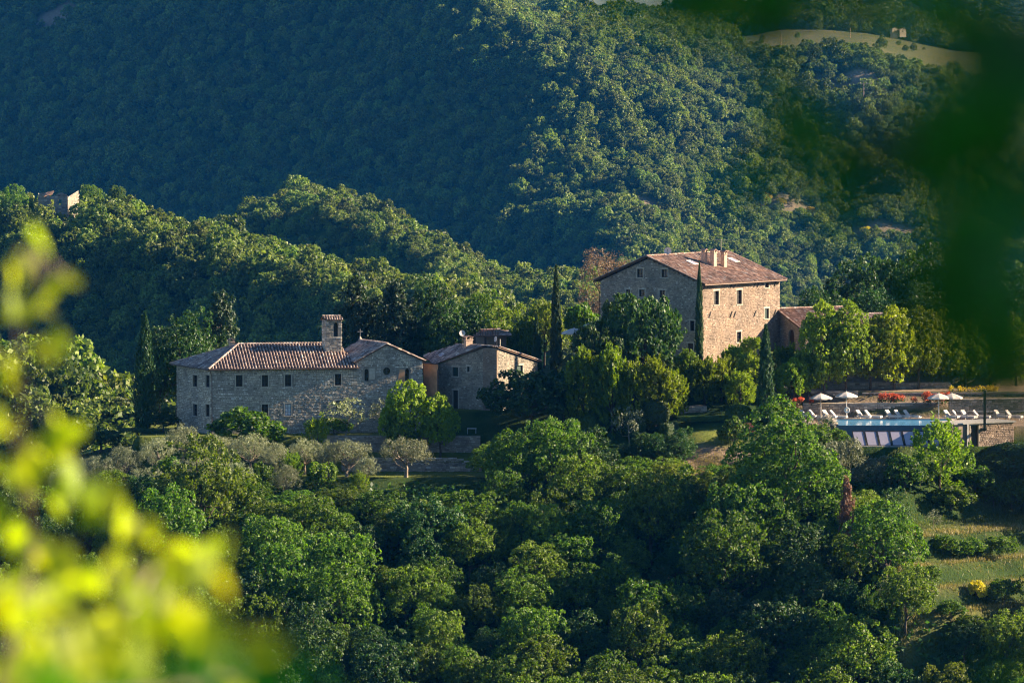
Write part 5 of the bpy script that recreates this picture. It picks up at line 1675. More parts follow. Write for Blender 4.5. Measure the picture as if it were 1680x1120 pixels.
power_pole(1417, 136, 168, 'wooden power pole with cross-arms on the wooded rise below the field')
power_pole(1406, 142, 167, 'thin bare pole just left of the power pole', 0)
power_pole(1281, 57, 76, 'thin pole at the left end of the yellow field', 0)
power_pole(1395, 46, 64, 'thin pole in the field left of the distant farmhouse', 0)

# ------------------------------------------------------------------ cypresses and garden trees
G1 = 'slender cypresses round the houses'
put('twin_cypress', 237, 512, 706, 35, 'dark twin-tipped cypress left of the long house', G1, Y=678)
put('cypress', 912, 435, 618, 18, 'tallest slender cypress left of the villa', G1, Y=679)
put('cypress', 880, 514, 616, 18, 'shorter cypress between cottage and tall cypress', G1, Y=681)
put('cypress', 1147, 430, 606, 13, 'very slim cypress before the villa corner', G1, Y=677)
put('cypress', 1256, 532, 692, 27, 'broad cypress above the pool garden', G1, Y=660)

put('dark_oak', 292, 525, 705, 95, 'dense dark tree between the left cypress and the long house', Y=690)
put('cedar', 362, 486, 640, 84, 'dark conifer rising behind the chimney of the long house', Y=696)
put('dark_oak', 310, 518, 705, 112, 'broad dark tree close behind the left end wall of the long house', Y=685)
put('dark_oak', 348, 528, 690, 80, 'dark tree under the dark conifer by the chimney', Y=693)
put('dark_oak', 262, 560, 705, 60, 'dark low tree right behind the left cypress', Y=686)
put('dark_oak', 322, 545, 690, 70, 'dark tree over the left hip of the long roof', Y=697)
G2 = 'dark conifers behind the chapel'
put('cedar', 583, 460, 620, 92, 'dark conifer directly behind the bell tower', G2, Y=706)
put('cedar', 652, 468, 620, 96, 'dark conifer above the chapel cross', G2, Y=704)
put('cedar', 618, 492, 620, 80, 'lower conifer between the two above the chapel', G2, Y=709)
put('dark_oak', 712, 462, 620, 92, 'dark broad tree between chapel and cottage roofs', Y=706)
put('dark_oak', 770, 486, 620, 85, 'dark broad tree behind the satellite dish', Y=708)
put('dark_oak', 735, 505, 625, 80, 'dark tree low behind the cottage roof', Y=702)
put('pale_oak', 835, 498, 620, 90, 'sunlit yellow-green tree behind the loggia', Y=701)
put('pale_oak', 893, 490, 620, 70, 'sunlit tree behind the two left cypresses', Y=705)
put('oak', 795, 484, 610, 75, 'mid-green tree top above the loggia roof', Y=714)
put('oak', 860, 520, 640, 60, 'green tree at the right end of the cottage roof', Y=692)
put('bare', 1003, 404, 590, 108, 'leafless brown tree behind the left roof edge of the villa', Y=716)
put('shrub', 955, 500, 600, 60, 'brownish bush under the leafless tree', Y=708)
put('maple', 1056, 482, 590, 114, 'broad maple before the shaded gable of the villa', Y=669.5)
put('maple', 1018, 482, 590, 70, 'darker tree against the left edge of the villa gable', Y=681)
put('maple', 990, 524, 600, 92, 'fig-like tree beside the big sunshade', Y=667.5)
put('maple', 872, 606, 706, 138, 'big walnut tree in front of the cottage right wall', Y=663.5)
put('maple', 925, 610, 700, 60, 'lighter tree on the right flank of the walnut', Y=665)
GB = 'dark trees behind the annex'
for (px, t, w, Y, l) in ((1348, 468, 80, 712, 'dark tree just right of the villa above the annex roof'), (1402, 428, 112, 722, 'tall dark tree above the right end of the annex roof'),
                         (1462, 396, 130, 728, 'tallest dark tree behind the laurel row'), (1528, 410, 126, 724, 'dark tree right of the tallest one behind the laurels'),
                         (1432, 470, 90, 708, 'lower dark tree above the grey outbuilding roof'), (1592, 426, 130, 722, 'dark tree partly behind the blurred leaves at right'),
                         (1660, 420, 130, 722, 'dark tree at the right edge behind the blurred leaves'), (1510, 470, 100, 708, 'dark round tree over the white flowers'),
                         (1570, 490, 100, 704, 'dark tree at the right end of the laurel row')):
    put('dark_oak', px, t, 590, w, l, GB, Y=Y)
GL = 'row of sunlit laurels above the pool'
for i, (px, t, w, Y) in enumerate(((1352, 510, 70, 670.9), (1388, 505, 76, 672.2), (1428, 516, 72, 673.6), (1466, 508, 80, 675.0), (1506, 516, 76, 676.4), (1545, 520, 80, 679.2), (1583, 526, 74, 680.6), (1625, 522, 80, 682.1), (1668, 524, 84, 682.3))):
    put('round_laurel', px, t + 4, 643, w * 1.22, ['laurel at the left end of the row above the pool', 'second laurel from the left end of the row', 'laurel below the ridge of the grey outbuilding', 'tallest laurel in the middle of the row',
        'laurel under the small white flowers', 'laurel right of the middle of the row', 'laurel before the blurred dark leaves', 'laurel mostly veiled by blurred dark leaves', 'rightmost laurel at the picture edge'][i], GL, Y=Y)
GS = 'sunlit laurels on the bank below the villa'
for i, (px, t, bs, w, Y) in enumerate(((958, 568, 700, 78, 662.5), (1004, 566, 700, 80, 661.5), (1040, 588, 700, 66, 661), (1078, 588, 690, 84, 661.5), (1102, 606, 690, 60, 662.5), (1128, 574, 660, 54, 668), (1156, 584, 672, 62, 666),
                                       (1184, 586, 680, 60, 667), (1204, 566, 660, 56, 672), (1228, 578, 676, 60, 668), (1214, 606, 690, 56, 664.5), (1285, 566, 664, 64, 673), (1236, 552, 640, 54, 677))):
    put('laurel', px, t, bs, w, ['leftmost bushy laurel below the big sunshade', 'tall laurel below the fig-like tree', 'laurel below the clipped box hedge', 'wide laurel above the clipped ball', 'low yellow-tipped laurel right of the clipped ball',
        'laurel at the foot of the slim cypress', 'laurel under the sunlit villa corner', 'laurel in the middle of the bank below the sunny wall', 'laurel touching the sunny villa wall', 'laurel left of the broad cypress',
        'low laurel above the clipped dome', 'laurel right of the broad cypress top', 'laurel against the annex doorway'][i], GS, Y=Y)
put('lime', 1326, 580, 664, 52, 'bright yellow-green tree behind the leftmost pool parasol', Y=670)
put('lime', 1302, 588, 668, 56, 'green tree between broad cypress and pool parasols', Y=669)
put('lime', 672, 630, 728, 76, 'leafy tree before the right corner of the chapel', Y=662.2)
put('lime', 722, 652, 730, 66, 'glowing yellow-green tree before the orange wing', Y=662.0)
put('shrub', 660, 690, 745, 50, 'climbing shrub under the leafy tree by the chapel', Y=661.6)
put('shrub', 410, 678, 748, 108, 'large round bush before the long house', Y=663)
put('upright', 519, 686, 764, 46, 'upright bright shrub before the long house', Y=661.5)
put('sapling', 566, 652, 722, 62, 'thin pale young tree against the chapel wall', Y=666)
put('sapling', 622, 660, 722, 36, 'sparse grey sapling before the chapel window', Y=667)
put('shrub', 548, 686, 722, 50, 'dark low shrub at the chapel lawn edge', Y=667.5)
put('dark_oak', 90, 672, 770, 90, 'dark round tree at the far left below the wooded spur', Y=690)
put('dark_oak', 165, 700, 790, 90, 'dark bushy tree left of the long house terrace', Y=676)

GO = 'olive trees on the terraces below the long house'
for (px, t, bs, w, l) in ((666, 722, 783, 78, 'olive with thick forked trunk on the sunny lawn'), (570, 724, 782, 70, 'olive left of the sunny lawn olive'), (540, 728, 782, 44, 'slim olive touching the one left of the lawn'),
                          (500, 722, 778, 56, 'olive under the upright bright shrub'), (452, 732, 786, 56, 'olive at the right of the large round bush'), (412, 716, 780, 64, 'olive in front of the large round bush'),
                          (352, 716, 774, 66, 'olive under the corner of the long house'), (302, 702, 766, 58, 'olive at the left foot of the long house'), (262, 722, 786, 60, 'olive left of the house corner'),
                          (205, 738, 800, 62, 'olive on the left slope'), (155, 752, 815, 66, 'olive at the left end of the slope'), (320, 752, 815, 62, 'lower olive below the house corner'),
                          (388, 760, 820, 60, 'lower olive under the large round bush'), (238, 770, 830, 60, 'lowest olive on the left slope'), (470, 768, 822, 54, 'olive at the left end of the sunny lawn'),
                          (110, 770, 830, 60, 'olive behind the bright blurred leaves'), (600, 752, 800, 44, 'low olive bush between the two lawn olives')):
    put('olive', px, t, bs, w, l, GO)

for (px, t, bs, w, k_, l) in ((352, 752, 800, 50, 'shrub', 'green shrub between the olives under the long house corner'), (432, 764, 806, 48, 'shrub', 'green shrub at the foot of the olives below the large round bush'), (478, 742, 796, 42, 'upright', 'slim bright shrub among the olives'),
                          (282, 752, 806, 54, 'shrub', 'dark shrub among the left olives'), (528, 762, 808, 46, 'shrub', 'green shrub left of the sunny lawn'), (180, 770, 836, 70, 'oak', 'small oak in front of the left olives'), (590, 776, 812, 34, 'upright', 'little bright shrub on the lawn edge')):
    put(k_, px, t, bs, w, l, 'shrubs among the olives')
put('hedge', 1068, 572, 604, 68, 'clipped box hedge under the villa gable', Y=673, rz=0.05, sy=2.0)
put('ball', 1075, 652, 712, 46, 'large clipped ball bush in the garden', Y=660)
put('ball', 1042, 684, 720, 36, 'smaller clipped ball left of the large one', Y=659.5)
put('dome', 966, 676, 712, 48, 'clipped dome bush left of the garden', Y=662)
put('dome', 1213, 664, 696, 46, 'clipped dome beside the broad cypress', Y=660.5)
put('hedge', 1160, 682, 714, 92, 'dark clipped hedge behind the small lawn', Y=660.5, rz=0.0, sy=1.6)
put('hedge', 1098, 694, 720, 36, 'low sunlit clipped hedge right of the ball bush', Y=658, sy=1.4)
put('sapling', 1032, 666, 726, 42, 'pale sparse shrub before the smaller clipped ball', Y=657.5)
GD = 'dark bushes along the garden slope'
for (px, t, bs, w, l) in ((1050, 714, 776, 62, 'dark bush left of three below the clipped balls'), (1086, 708, 774, 64, 'dark bush in the middle below the clipped balls'), (1118, 704, 768, 54, 'dark bush by the small sunlit lawn'), (1014, 722, 778, 52, 'dark bush left end of the garden slope')):
    put('dark_oak', px, t, bs, w, l, GD)
put('rust_shrub', 1224, 695, 722, 28, 'bush with reddish flower heads left of the tall poplar')
put('shrub', 1200, 690, 738, 40, 'dark shrub behind the reddish flower heads')
put('poplar', 1292, 662, 905, 178, 'tallest bright-sided tree standing below the pool')
put('oak', 1256, 748, 915, 90, 'tree leaning on the left side of the tallest tree')
put('grey_shrub', 1374, 724, 800, 84, 'wide grey-green shrub left of the solar panels')
put('grey_shrub', 1440, 756, 808, 84, 'grey-blue lavender shrub under the solar panels')
put('shrub', 1340, 696, 745, 50, 'dark shrub below the pale flower bush')
put('shrub', 1374, 706, 728, 40, 'low green shrub at the left end of the solar panels', Y=652)
put('upright', 1542, 688, 806, 92, 'yellow-green upright shrub before the solar panels')
put('shrub', 1484, 752, 808, 62, 'dark shrub left of the yellow-green upright shrub')
put('shrub', 1575, 742, 792, 44, 'olive-brown shrub under the pump house door')
put('dome', 1665, 728, 775, 130, 'wide dark clipped mound below the pump house', sy=5.0)
put('dead_conifer', 1389, 788, 950, 36, 'dead reddish-brown conifer between two green trees')
put('oak', 1455, 818, 968, 116, 'round oak right of the dead conifer')
put('dark_oak', 268, 672, 728, 64, 'dark bush at the left foot of the long house', Y=672)
put('dark_oak', 226, 700, 748, 60, 'dark bush below the left cypress', Y=670)
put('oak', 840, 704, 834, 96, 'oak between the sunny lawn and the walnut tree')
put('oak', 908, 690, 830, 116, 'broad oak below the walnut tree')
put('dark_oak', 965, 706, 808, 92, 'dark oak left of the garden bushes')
for i, (px, t, bs, w, l) in enumerate(((1548, 880, 912, 44, 'low shrub on the bank under the pale sapling'), (1588, 886, 916, 50, 'wider low shrub in the middle of the upper bank'), (1640, 880, 914, 56, 'low shrub at the right end of the upper bank'), (1520, 930, 962, 40, 'small shrub at the left end of the lower bank'),
                                       (1560, 988, 1018, 46, 'shrub left of the yellow broom'), (1648, 950, 990, 48, 'shrub right of the yellow broom'), (1590, 1012, 1050, 60, 'shrub on the lowest bank under the broom'), (1660, 1022, 1064, 70, 'shrub at the right edge of the lowest bank'), (1510, 760, 800, 60, 'dark shrub in the shade left of the olive-brown shrub'), (1630, 800, 832, 50, 'small dark shrub alone in the shaded meadow'))):
    put('shrub', px, t, bs, w, l, 'low shrubs on the grass terraces')
for i, (px, Y, w, h, l) in enumerate(((1752, 645, 8.5, 9.5, 'oak just beyond the right edge beside the pump house'), (1800, 641, 9.0, 10.0, 'second oak beyond the right edge below the pump house'), (1846, 647, 9.0, 10.5, 'third oak beyond the right edge'), (1768, 636, 8.0, 8.5, 'lowest oak beyond the right edge above the terraces'))):
    plant('dark_oak', (X(px, Y), Y, gz(X(px, Y), Y)), w, h, l, 'oaks beyond the right edge of the picture')
for (px, t, bs, w, l) in ((1428, 800, 842, 56, 'added shrub darkening the bank right of the tallest tree'), (1560, 796, 838, 64, 'added shrub darkening the middle of the bank'), (1600, 770, 812, 60, 'added shrub darkening the bank under the clipped mound'), (1660, 792, 836, 60, 'added shrub darkening the right edge of the bank')):  # shrubs added to make the bank look as dark as in shade
    put('shrub', px, t, bs, w, l, 'low shrubs on the grass terraces')
put('broom', 1605, 955, 986, 32, 'yellow flowering broom bush on the grass terrace')
put('sapling', 1531, 838, 866, 26, 'tiny pale sapling on the sunny grass terrace')
put('sapling', 1458, 945, 985, 36, 'pale bare sapling at the left end of the lower terrace')


def flower_bed(px0, px1, top, Y, zb_, n, leafm, blm, label, name='flower_bed'):
    x0, x1 = X(px0, Y), X(px1, Y)
    o = empty(name, ((x0 + x1) / 2, Y, zb_), label, 'flowers')
    g = np.random.default_rng(int(px0))
    hh = P(0, top, Y)[2] - zb_
    m = max(6, int((x1 - x0) / 0.30))
    cc = np.stack([g.uniform(x0, x1, m) - (x0 + x1) / 2, g.uniform(-0.55, 0.35, m), hh * g.uniform(0.35, 0.9, m)], 1)
    od = np.tile([0, -0.3, 0.8], (m, 1))
    c, nn, s = clump_leaves(cc, od, np.full(m, 0.42), n, 0.085, g)
    link('blossoms', leaves_mesh('blossoms', c, nn, s, M[blm], g, 0.8), o)
    c, nn, s = clump_leaves(cc - [0, -0.1, 0.3], od, np.full(m, 0.45), n, 0.09, g, 0.2)
    link('leaves', leaves_mesh('leaves', c, nn, s, M[leafm], g), o)
    return o


flower_bed(1284, 1334, 653, 668.0, -46.4, 70, 'oak_dark', 'red', 'red flower bed at the left end of the pool terrace')
flower_bed(1444, 1556, 645, 669.0, -45.3, 70, 'oak_dark', 'red', 'long bed of red flowers above the three loungers')
flower_bed(1318, 1374, 681, 655.6, -47.6, 40, 'oak_dark', 'blossom_white', 'cream flowering bush below the left loungers')
flower_bed(1476, 1506, 522, 683, -37.6, 40, 'oak_dark', 'blossom_white', 'small white flowers over the top of the laurel row')
flower_bed(1556, 1640, 636, 673, -44.4, 34, 'oak_dark', 'broom', 'yellow and rusty ground cover above the pale stone wall')

# ------------------------------------------------------------------ the wood on the slope below the houses: every tree its own
def clear(px, py):
    """parts of the slope that the photograph shows open"""
    if px > 1480 and py < 1020: return True
    if 1100 < px < 1228 and py < 806: return True
    if px < 800 and py < 812: return True
    if px < 480 and 838 < py < 872: return True
    return False


g = np.random.default_rng(77)
cand = []
for Y in np.arange(656, 584, -1.9):
    for px in np.arange(-170, 1850, 34):
        q = np.array([X(px + g.uniform(-15, 15), Y), Y + g.uniform(-0.9, 0.9)])
        z = gz(q[0], q[1])
        bx, by = proj(q[0], q[1], z)
        if clear(bx, by) or by < 775: continue
        cand.append((q[0], q[1], z, bx, by))
order = g.permutation(len(cand))
chosen = []
fixed = list(TREE_AT)
for i in order:
    x, y, z, bx, by = cand[i]
    rad = float(np.clip(g.normal(2.75, 0.75), 1.6, 4.4))
    if by < 850: rad = min(rad, 2.3)
    if any((x - a) ** 2 + (y - b) ** 2 < (0.72 * (rad + r)) ** 2 for a, b, r in fixed): continue
    fixed.append((x, y, rad)); chosen.append((x, y, z, bx, by, rad))
chosen.sort(key=lambda q: -q[1])
LAND = [(60, 'the bright blurred leaves'), (235, 'the twin-tipped cypress'), (330, 'the long house corner'), (410, 'the large round bush'), (520, 'the upright bright shrub'), (640, 'the chapel'), (740, 'the orange wing'),
        (850, 'the walnut tree'), (960, 'the clipped dome'), (1070, 'the large clipped ball'), (1160, 'the small garden lawn'), (1280, 'the tallest tree'), (1390, 'the dead conifer'), (1480, 'the solar panels'), (1620, 'the pump house')]
ORD = ['first', 'second', 'third', 'fourth', 'fifth', 'sixth', 'seventh', 'eighth', 'ninth', 'tenth', 'eleventh', 'twelfth', 'thirteenth', 'fourteenth', 'fifteenth', 'sixteenth', 'seventeenth', 'eighteenth', 'nineteenth', 'twentieth']
ORD += [p + '-' + o for p in ('twenty', 'thirty', 'forty') for o in ORD[:9]]
rank = {}
for (x, y, z, bx, by, rad) in chosen:
    u = g.uniform()
    kind = 'oak' if u < 0.70 else ('dark_oak' if u < 0.90 else 'pale_oak')
    h = rad * g.uniform(2.1, 2.9) + 0.8
    s_ = FPX / y
    if by < 850: h = min(h, 4.2)
    if 440 < bx < 800:                     # these stay below the sunny lawn
        h = min(h, (by - 799) / s_)
        if h < 1.8: continue
        rad = min(rad, h * 0.8)
    if 1320 < bx < 1500:                   # and these below the solar panels
        h = min(h, (by - 800) / s_)
        if h < 1.8: continue
        rad = min(rad, h * 0.8)
    lm = min(LAND, key=lambda q: abs(q[0] - bx))[1]
    dx_ = bx - dict((b_n, a_n) for a_n, b_n in LAND)[lm]
    side = 'just left of' if dx_ < -20 else 'just right of' if dx_ > 20 else 'straight below'
    k = rank.get((lm, side), 0); rank[(lm, side)] = k + 1
    tone = {'oak': 'green oak', 'dark_oak': 'dark oak', 'pale_oak': 'yellowish oak'}[kind]
    size = 'large' if rad > 3.1 else 'small' if rad < 2.2 else 'middling'
    plant(kind, (x, y, z - 0.2), rad * 2 * 1.12, h, f'{size} {tone}, {ORD[k]} down the wood {side} {lm}', 'oaks of the wood on the slope below the houses')
print('wood trees', len(chosen))

# undergrowth: low leafy cover between the trees, one mass nobody could count
def spray(n, sel, size, mat, name, zoff=(0.0, 0.9), seed=0, asp=0.6):
    g = np.random.default_rng(seed)
    px, Y = sel(g, n)
    x = X(px, Y)
    z = height(x, Y)
    c = np.stack([x, Y, z + g.uniform(*zoff, len(x))], 1)
    nn = unit(g.normal(size=c.shape) + [0, 0, 0.8])
    o = link(name, leaves_mesh(name, c, nn, size * g.uniform(0.6, 1.4, len(x)), mat, g, asp))
    return tag(o, kind='stuff')


def sel_slope(g, n):
    px, Y = g.uniform(-150, 1840, n), g.uniform(588, 656, n)
    by = proj(X(px, Y), Y, height(X(px, Y), Y))[1]
    k = (by > np.where(px < 810, 806, 788)) & ~((px > 1470) & (by < 1030)) & ~((px > 1095) & (px < 1228) & (by < 806))
    return px[k], Y[k]


spray(60000, sel_slope, 0.30, M['oak_dark'], 'undergrowth', (0, 1.1), 1)


def blades(n, sel, hgt, mat, name, seed):
    """upright grass blades"""
    g = np.random.default_rng(seed)
    px, Y = sel(g, n)
    x = X(px, Y); N = len(x)
    h = hgt * g.uniform(0.5, 1.4, N)
    c = np.stack([x, Y, height(x, Y) + h * 0.45], 1)
    ax = unit(np.stack([0.35 * g.normal(size=N), 0.35 * g.normal(size=N), np.ones(N)], 1))
    nn = unit(np.cross(ax, unit(g.normal(size=(N, 3)))))
    return tag(link(name, leaves_mesh(name, c, nn, h * 0.55, mat, g, 0.16, ax)), kind='stuff')


M['grass'] = foliage('grass_blades', (0.05, 0.075, 0.014), (0.15, 0.16, 0.04), (1.4, 1.4, 0.5), 0.35)
M['dry_grass'] = foliage('dry_grass_blades', (0.13, 0.115, 0.035), (0.30, 0.24, 0.10), (1.2, 1.2, 0.6), 0.35)
blades(26000, lambda g, n: (g.uniform(1410, 1780, n), g.uniform(603, 651, n)), 0.26, M['grass'], 'meadow_grass', 3)
def terrace_rim(g, n):
    px, Y = g.uniform(1430, 1780, n), g.choice([614.7, 620.0, 625.4, 631.6, 633.5], n) + g.normal(0, 0.7, n)
    k = (np.sin(px / 23.0) + np.sin(px / 9.0 + Y)) > -0.9
    px, Y = px[k], Y[k]
    return px, Y - terrace_bend(X(px, Y))


blades(10000, terrace_rim, 0.34, M['dry_grass'], 'dry_grass', 4)
blades(26000, lambda g, n: (g.uniform(-100, 1420, n), g.uniform(646, 676, n)), 0.16, M['grass'], 'lawn_grass', 5)
blades(7000, lambda g, n: (1168 + 24 * g.normal(0, 1, n), 649.5 + 2.0 * g.normal(0, 1, n)), 0.22, M['dry_grass'], 'dry_grass', 6)

# ------------------------------------------------------------------ far woods: instanced crowns, each hillside one mass
src = bpy.data.collections.new('far_crowns')
for s in range(6):
    me, _ = lobes_crown('far_crown', M['far_oak'], 400 + s, 6.0, 5.2, 0.3, 13, 1.15, 13, 7, 0.30, (0.35, 0.62))
    src.objects.link(bpy.data.objects.new('far_crown', me))


def scatter(name, pts, scl, seed):
    g = np.random.default_rng(seed)
    me = bpy.data.meshes.new(name)
    me.from_pydata([tuple(p) for p in pts], [], [])
    a = me.attributes.new('size', 'FLOAT_VECTOR', 'POINT'); a.data.foreach_set('vector', np.asarray(scl, np.float32).ravel())
    a = me.attributes.new('turn', 'FLOAT_VECTOR', 'POINT')
    t = np.zeros((len(pts), 3), np.float32); t[:, 2] = g.uniform(0, 6.283, len(pts)); a.data.foreach_set('vector', t.ravel())
    a = me.attributes.new('which', 'INT', 'POINT'); a.data.foreach_set('value', g.integers(0, 6, len(pts)).astype(np.int32))
    o = tag(link(name, me), kind='stuff')
    ng = bpy.data.node_groups.new(name, 'GeometryNodeTree')
    ng.interface.new_socket('Geometry', in_out='INPUT', socket_type='NodeSocketGeometry')
    ng.interface.new_socket('Geometry', in_out='OUTPUT', socket_type='NodeSocketGeometry')
    gi, go = ng.nodes.new('NodeGroupInput'), ng.nodes.new('NodeGroupOutput')
    iop, ci = ng.nodes.new('GeometryNodeInstanceOnPoints'), ng.nodes.new('GeometryNodeCollectionInfo')
    ci.inputs['Collection'].default_value = src
    ci.inputs['Separate Children'].default_value = True
    ci.inputs['Reset Children'].default_value = True
    iop.inputs['Pick Instance'].default_value = True
    def na(nm, dt):
        q = ng.nodes.new('GeometryNodeInputNamedAttribute'); q.data_type = dt; q.inputs['Name'].default_value = nm; return q.outputs['Attribute']
    ng.links.new(gi.outputs[0], iop.inputs['Points']); ng.links.new(ci.outputs[0], iop.inputs['Instance'])
    ng.links.new(na('which', 'INT'), iop.inputs['Instance Index'])
    e2r = ng.nodes.new('FunctionNodeEulerToRotation'); ng.links.new(na('turn', 'FLOAT_VECTOR'), e2r.inputs[0])
    ng.links.new(e2r.outputs[0], iop.inputs['Rotation']); ng.links.new(na('size', 'FLOAT_VECTOR'), iop.inputs['Scale'])
    ng.links.new(iop.outputs[0], go.inputs[0])
    md = o.modifiers.new('scatter', 'NODES'); md.node_group = ng
    return o


# which ground the camera can see (with room for the trees on it): running lowest line of sight per column
gpx = np.arange(-260, 1941, 10.0)
gY = np.arange(870, 5100, 6.0)
GY, GP = np.meshgrid(gY, gpx, indexing='ij')
GX = (GP - 840.0) / FPX * GY
GZ = far_height(GX, GY)
spx, spy = proj(GX, GY, GZ + 6.5)
near_top = np.full(len(gpx), 2000.0)
runmin = np.minimum.accumulate(proj(GX, GY, GZ + 1.0)[1], axis=0)
VIS = np.vstack([np.ones((1, len(gpx)), bool), spy[1:] < runmin[:-1] + 4])


def wood(name, y0, y1, sp, w, seed, keep):
    g = np.random.default_rng(seed)
    pts, scl = [], []
    xs = np.arange(-420, 560, sp)
    for Y in np.arange(y0, y1, sp):
        x = xs + g.uniform(-0.5, 0.5, len(xs)) * sp
        y = Y + g.uniform(-0.5, 0.5, len(xs)) * sp
        px = 840 + x / y * FPX
        k = (px > -250) & (px < 1930)
        x, y, px = x[k], y[k], px[k]
        i = np.clip(((y - 870) / 6.0).astype(int), 0, len(gY) - 1); j = np.clip(((px + 260) / 10).astype(int), 0, len(gpx) - 1)
        k = VIS[i, j]
        x, y, px = x[k], y[k], px[k]
        if not len(x): continue
        z = far_height(x, y)
        k = keep(px, y, z, g)
        x, y, z = x[k], y[k], z[k]
        s = w / 5.2 * np.clip(g.lognormal(0, 0.33, len(x)), 0.45, 2.0) * (1 + 0.22 * fbm(x, y, 70, 21))
        pts.append(np.stack([x, y, z - 0.6], 1)); scl.append(np.stack([s, s, s * g.uniform(0.8, 1.15, len(x))], 1))
    pts, scl = np.concatenate(pts), np.concatenate(scl)
    print(name, len(pts))
    return scatter(name, pts, scl, seed)


def open_mount(px, y, z, g):
    field = (px > 1200) & (y > 2985) & (z > -40) & (y < 3900)
    bare_ = np.zeros(len(px), bool)
    for sx_, sy_, rx, ry in SCARS: bare_ |= np.hypot(((px - 840) / FPX * y - sx_) / rx, (y - sy_) / ry) < 0.9
    scrub = (px > 1180) & (px < 1420) & (y < 2900) & (z < -70)
    return (~field | (g.uniform(size=len(px)) < 0.0015)) & (~scrub | (g.uniform(size=len(px)) < 0.75)) & (~bare_ | (g.uniform(size=len(px)) < 0.12))


def no_ruin(px, y, z, g):
    return ~((px > 60) & (px < 152) & (y > 1486) & (y < 1508))


wood('woodland', 870, 1100, 4.0, 5.4, 501, lambda px, y, z, g: px < 420)
wood('woodland', 1100, 1680, 2.7, 3.7, 502, no_ruin)
wood('woodland', 1680, 2250, 2.7, 3.6, 503, lambda px, y, z, g: px > -999)
wood('mountain_forest', 2250, 3700, 3.2, 4.2, 504, open_mount)
wood('mountain_forest', 3700, 5000, 6.5, 8.0, 505, lambda px, y, z, g: px > -999)

# trees of the left ridge that stand clear of the wood, and yellow broom on the far slope
GR = 'trees round the ruin on the left ridge'
for (px, t, bs, w, Y, l) in ((150, 303, 350, 42, 1494, 'round sunlit tree over the right corner of the ruin'), (28, 302, 345, 52, 1500, 'broad tree left of the ruin'), (194, 304, 345, 32, 1500, 'slim tree right of the ruin')):
    q = P(px, bs, Y); q[2] = float(far_height(q[:1], q[1:2])[0]) - 0.5; s = FPX / Y
    plant('oak', q, w / s, P(px, t, Y)[2] - q[2], l, GR)
for (px, py, l) in ((1258, 330, 'yellow broom patch upper left on the far slope'), (1283, 338, 'yellow broom beside the upper patch on the far slope'), (1330, 352, 'yellow broom patch above the tiny hut'), (1420, 385, 'yellow broom right of the tiny hut'), (1620, 332, 'yellow broom at right behind blurred leaves'), (1655, 338, 'rightmost yellow broom on the far slope')):
    q = far_hit(px, py); plant('broom', q, 5.0, 3.6, l, 'yellow broom bushes on the far slope')

# ------------------------------------------------------------------ leaves close to the camera
def leaf_blade(name, mat, seed):
    g = np.random.default_rng(seed)
    prof = [(0.0, 0.02), (0.18, 0.26), (0.42, 0.36), (0.7, 0.25), (1.0, 0.0)]
    mb = MB()
    bend = g.uniform(-0.25, 0.1)
    def pt(t, s_): 
        w = np.interp(t, [q[0] for q in prof], [q[1] for q in prof])
        return np.array([t - 0.5, s_ * w, 0.10 * abs(s_) * w * 4 * 0.5 + bend * (t - 0.3) ** 2])
    ts_ = [q[0] for q in prof]
    for a, b in zip(ts_, ts_[1:]):
        for s_ in (-1, 1):
            f = [pt(a, 0), pt(b, 0), pt(b, s_), pt(a, s_)]
            if b == 1.0: f = [pt(a, 0), pt(1.0, 0), pt(a, s_)]
            mb.face(f if s_ > 0 else f[::-1], None, float(g.uniform(0.3, 0.8)))
    return mb.mesh(name, mat)


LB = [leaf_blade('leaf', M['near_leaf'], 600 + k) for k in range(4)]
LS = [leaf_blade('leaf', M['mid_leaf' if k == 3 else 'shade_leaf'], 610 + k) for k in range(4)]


def hang_leaf(root, me, p, size, g):
    o = link('leaf', me, root, tuple(np.asarray(p) - np.asarray(root.location)))
    o.rotation_euler = tuple(g.uniform(0, 6.283, 3))
    o.scale = (size, size * g.uniform(0.75, 1.05), size)
    return o


g = np.random.default_rng(909)
gx0, gy0 = -1.35, 10.6
gz0 = float(np.interp(gy0, CAMSIDE[:, 0], CAMSIDE[:, 1]))
bush = empty('leafy_shrub', (gx0, gy0, gz0), 'blurred bright yellow-green leafy shrub close to the camera at left', 'shrub')
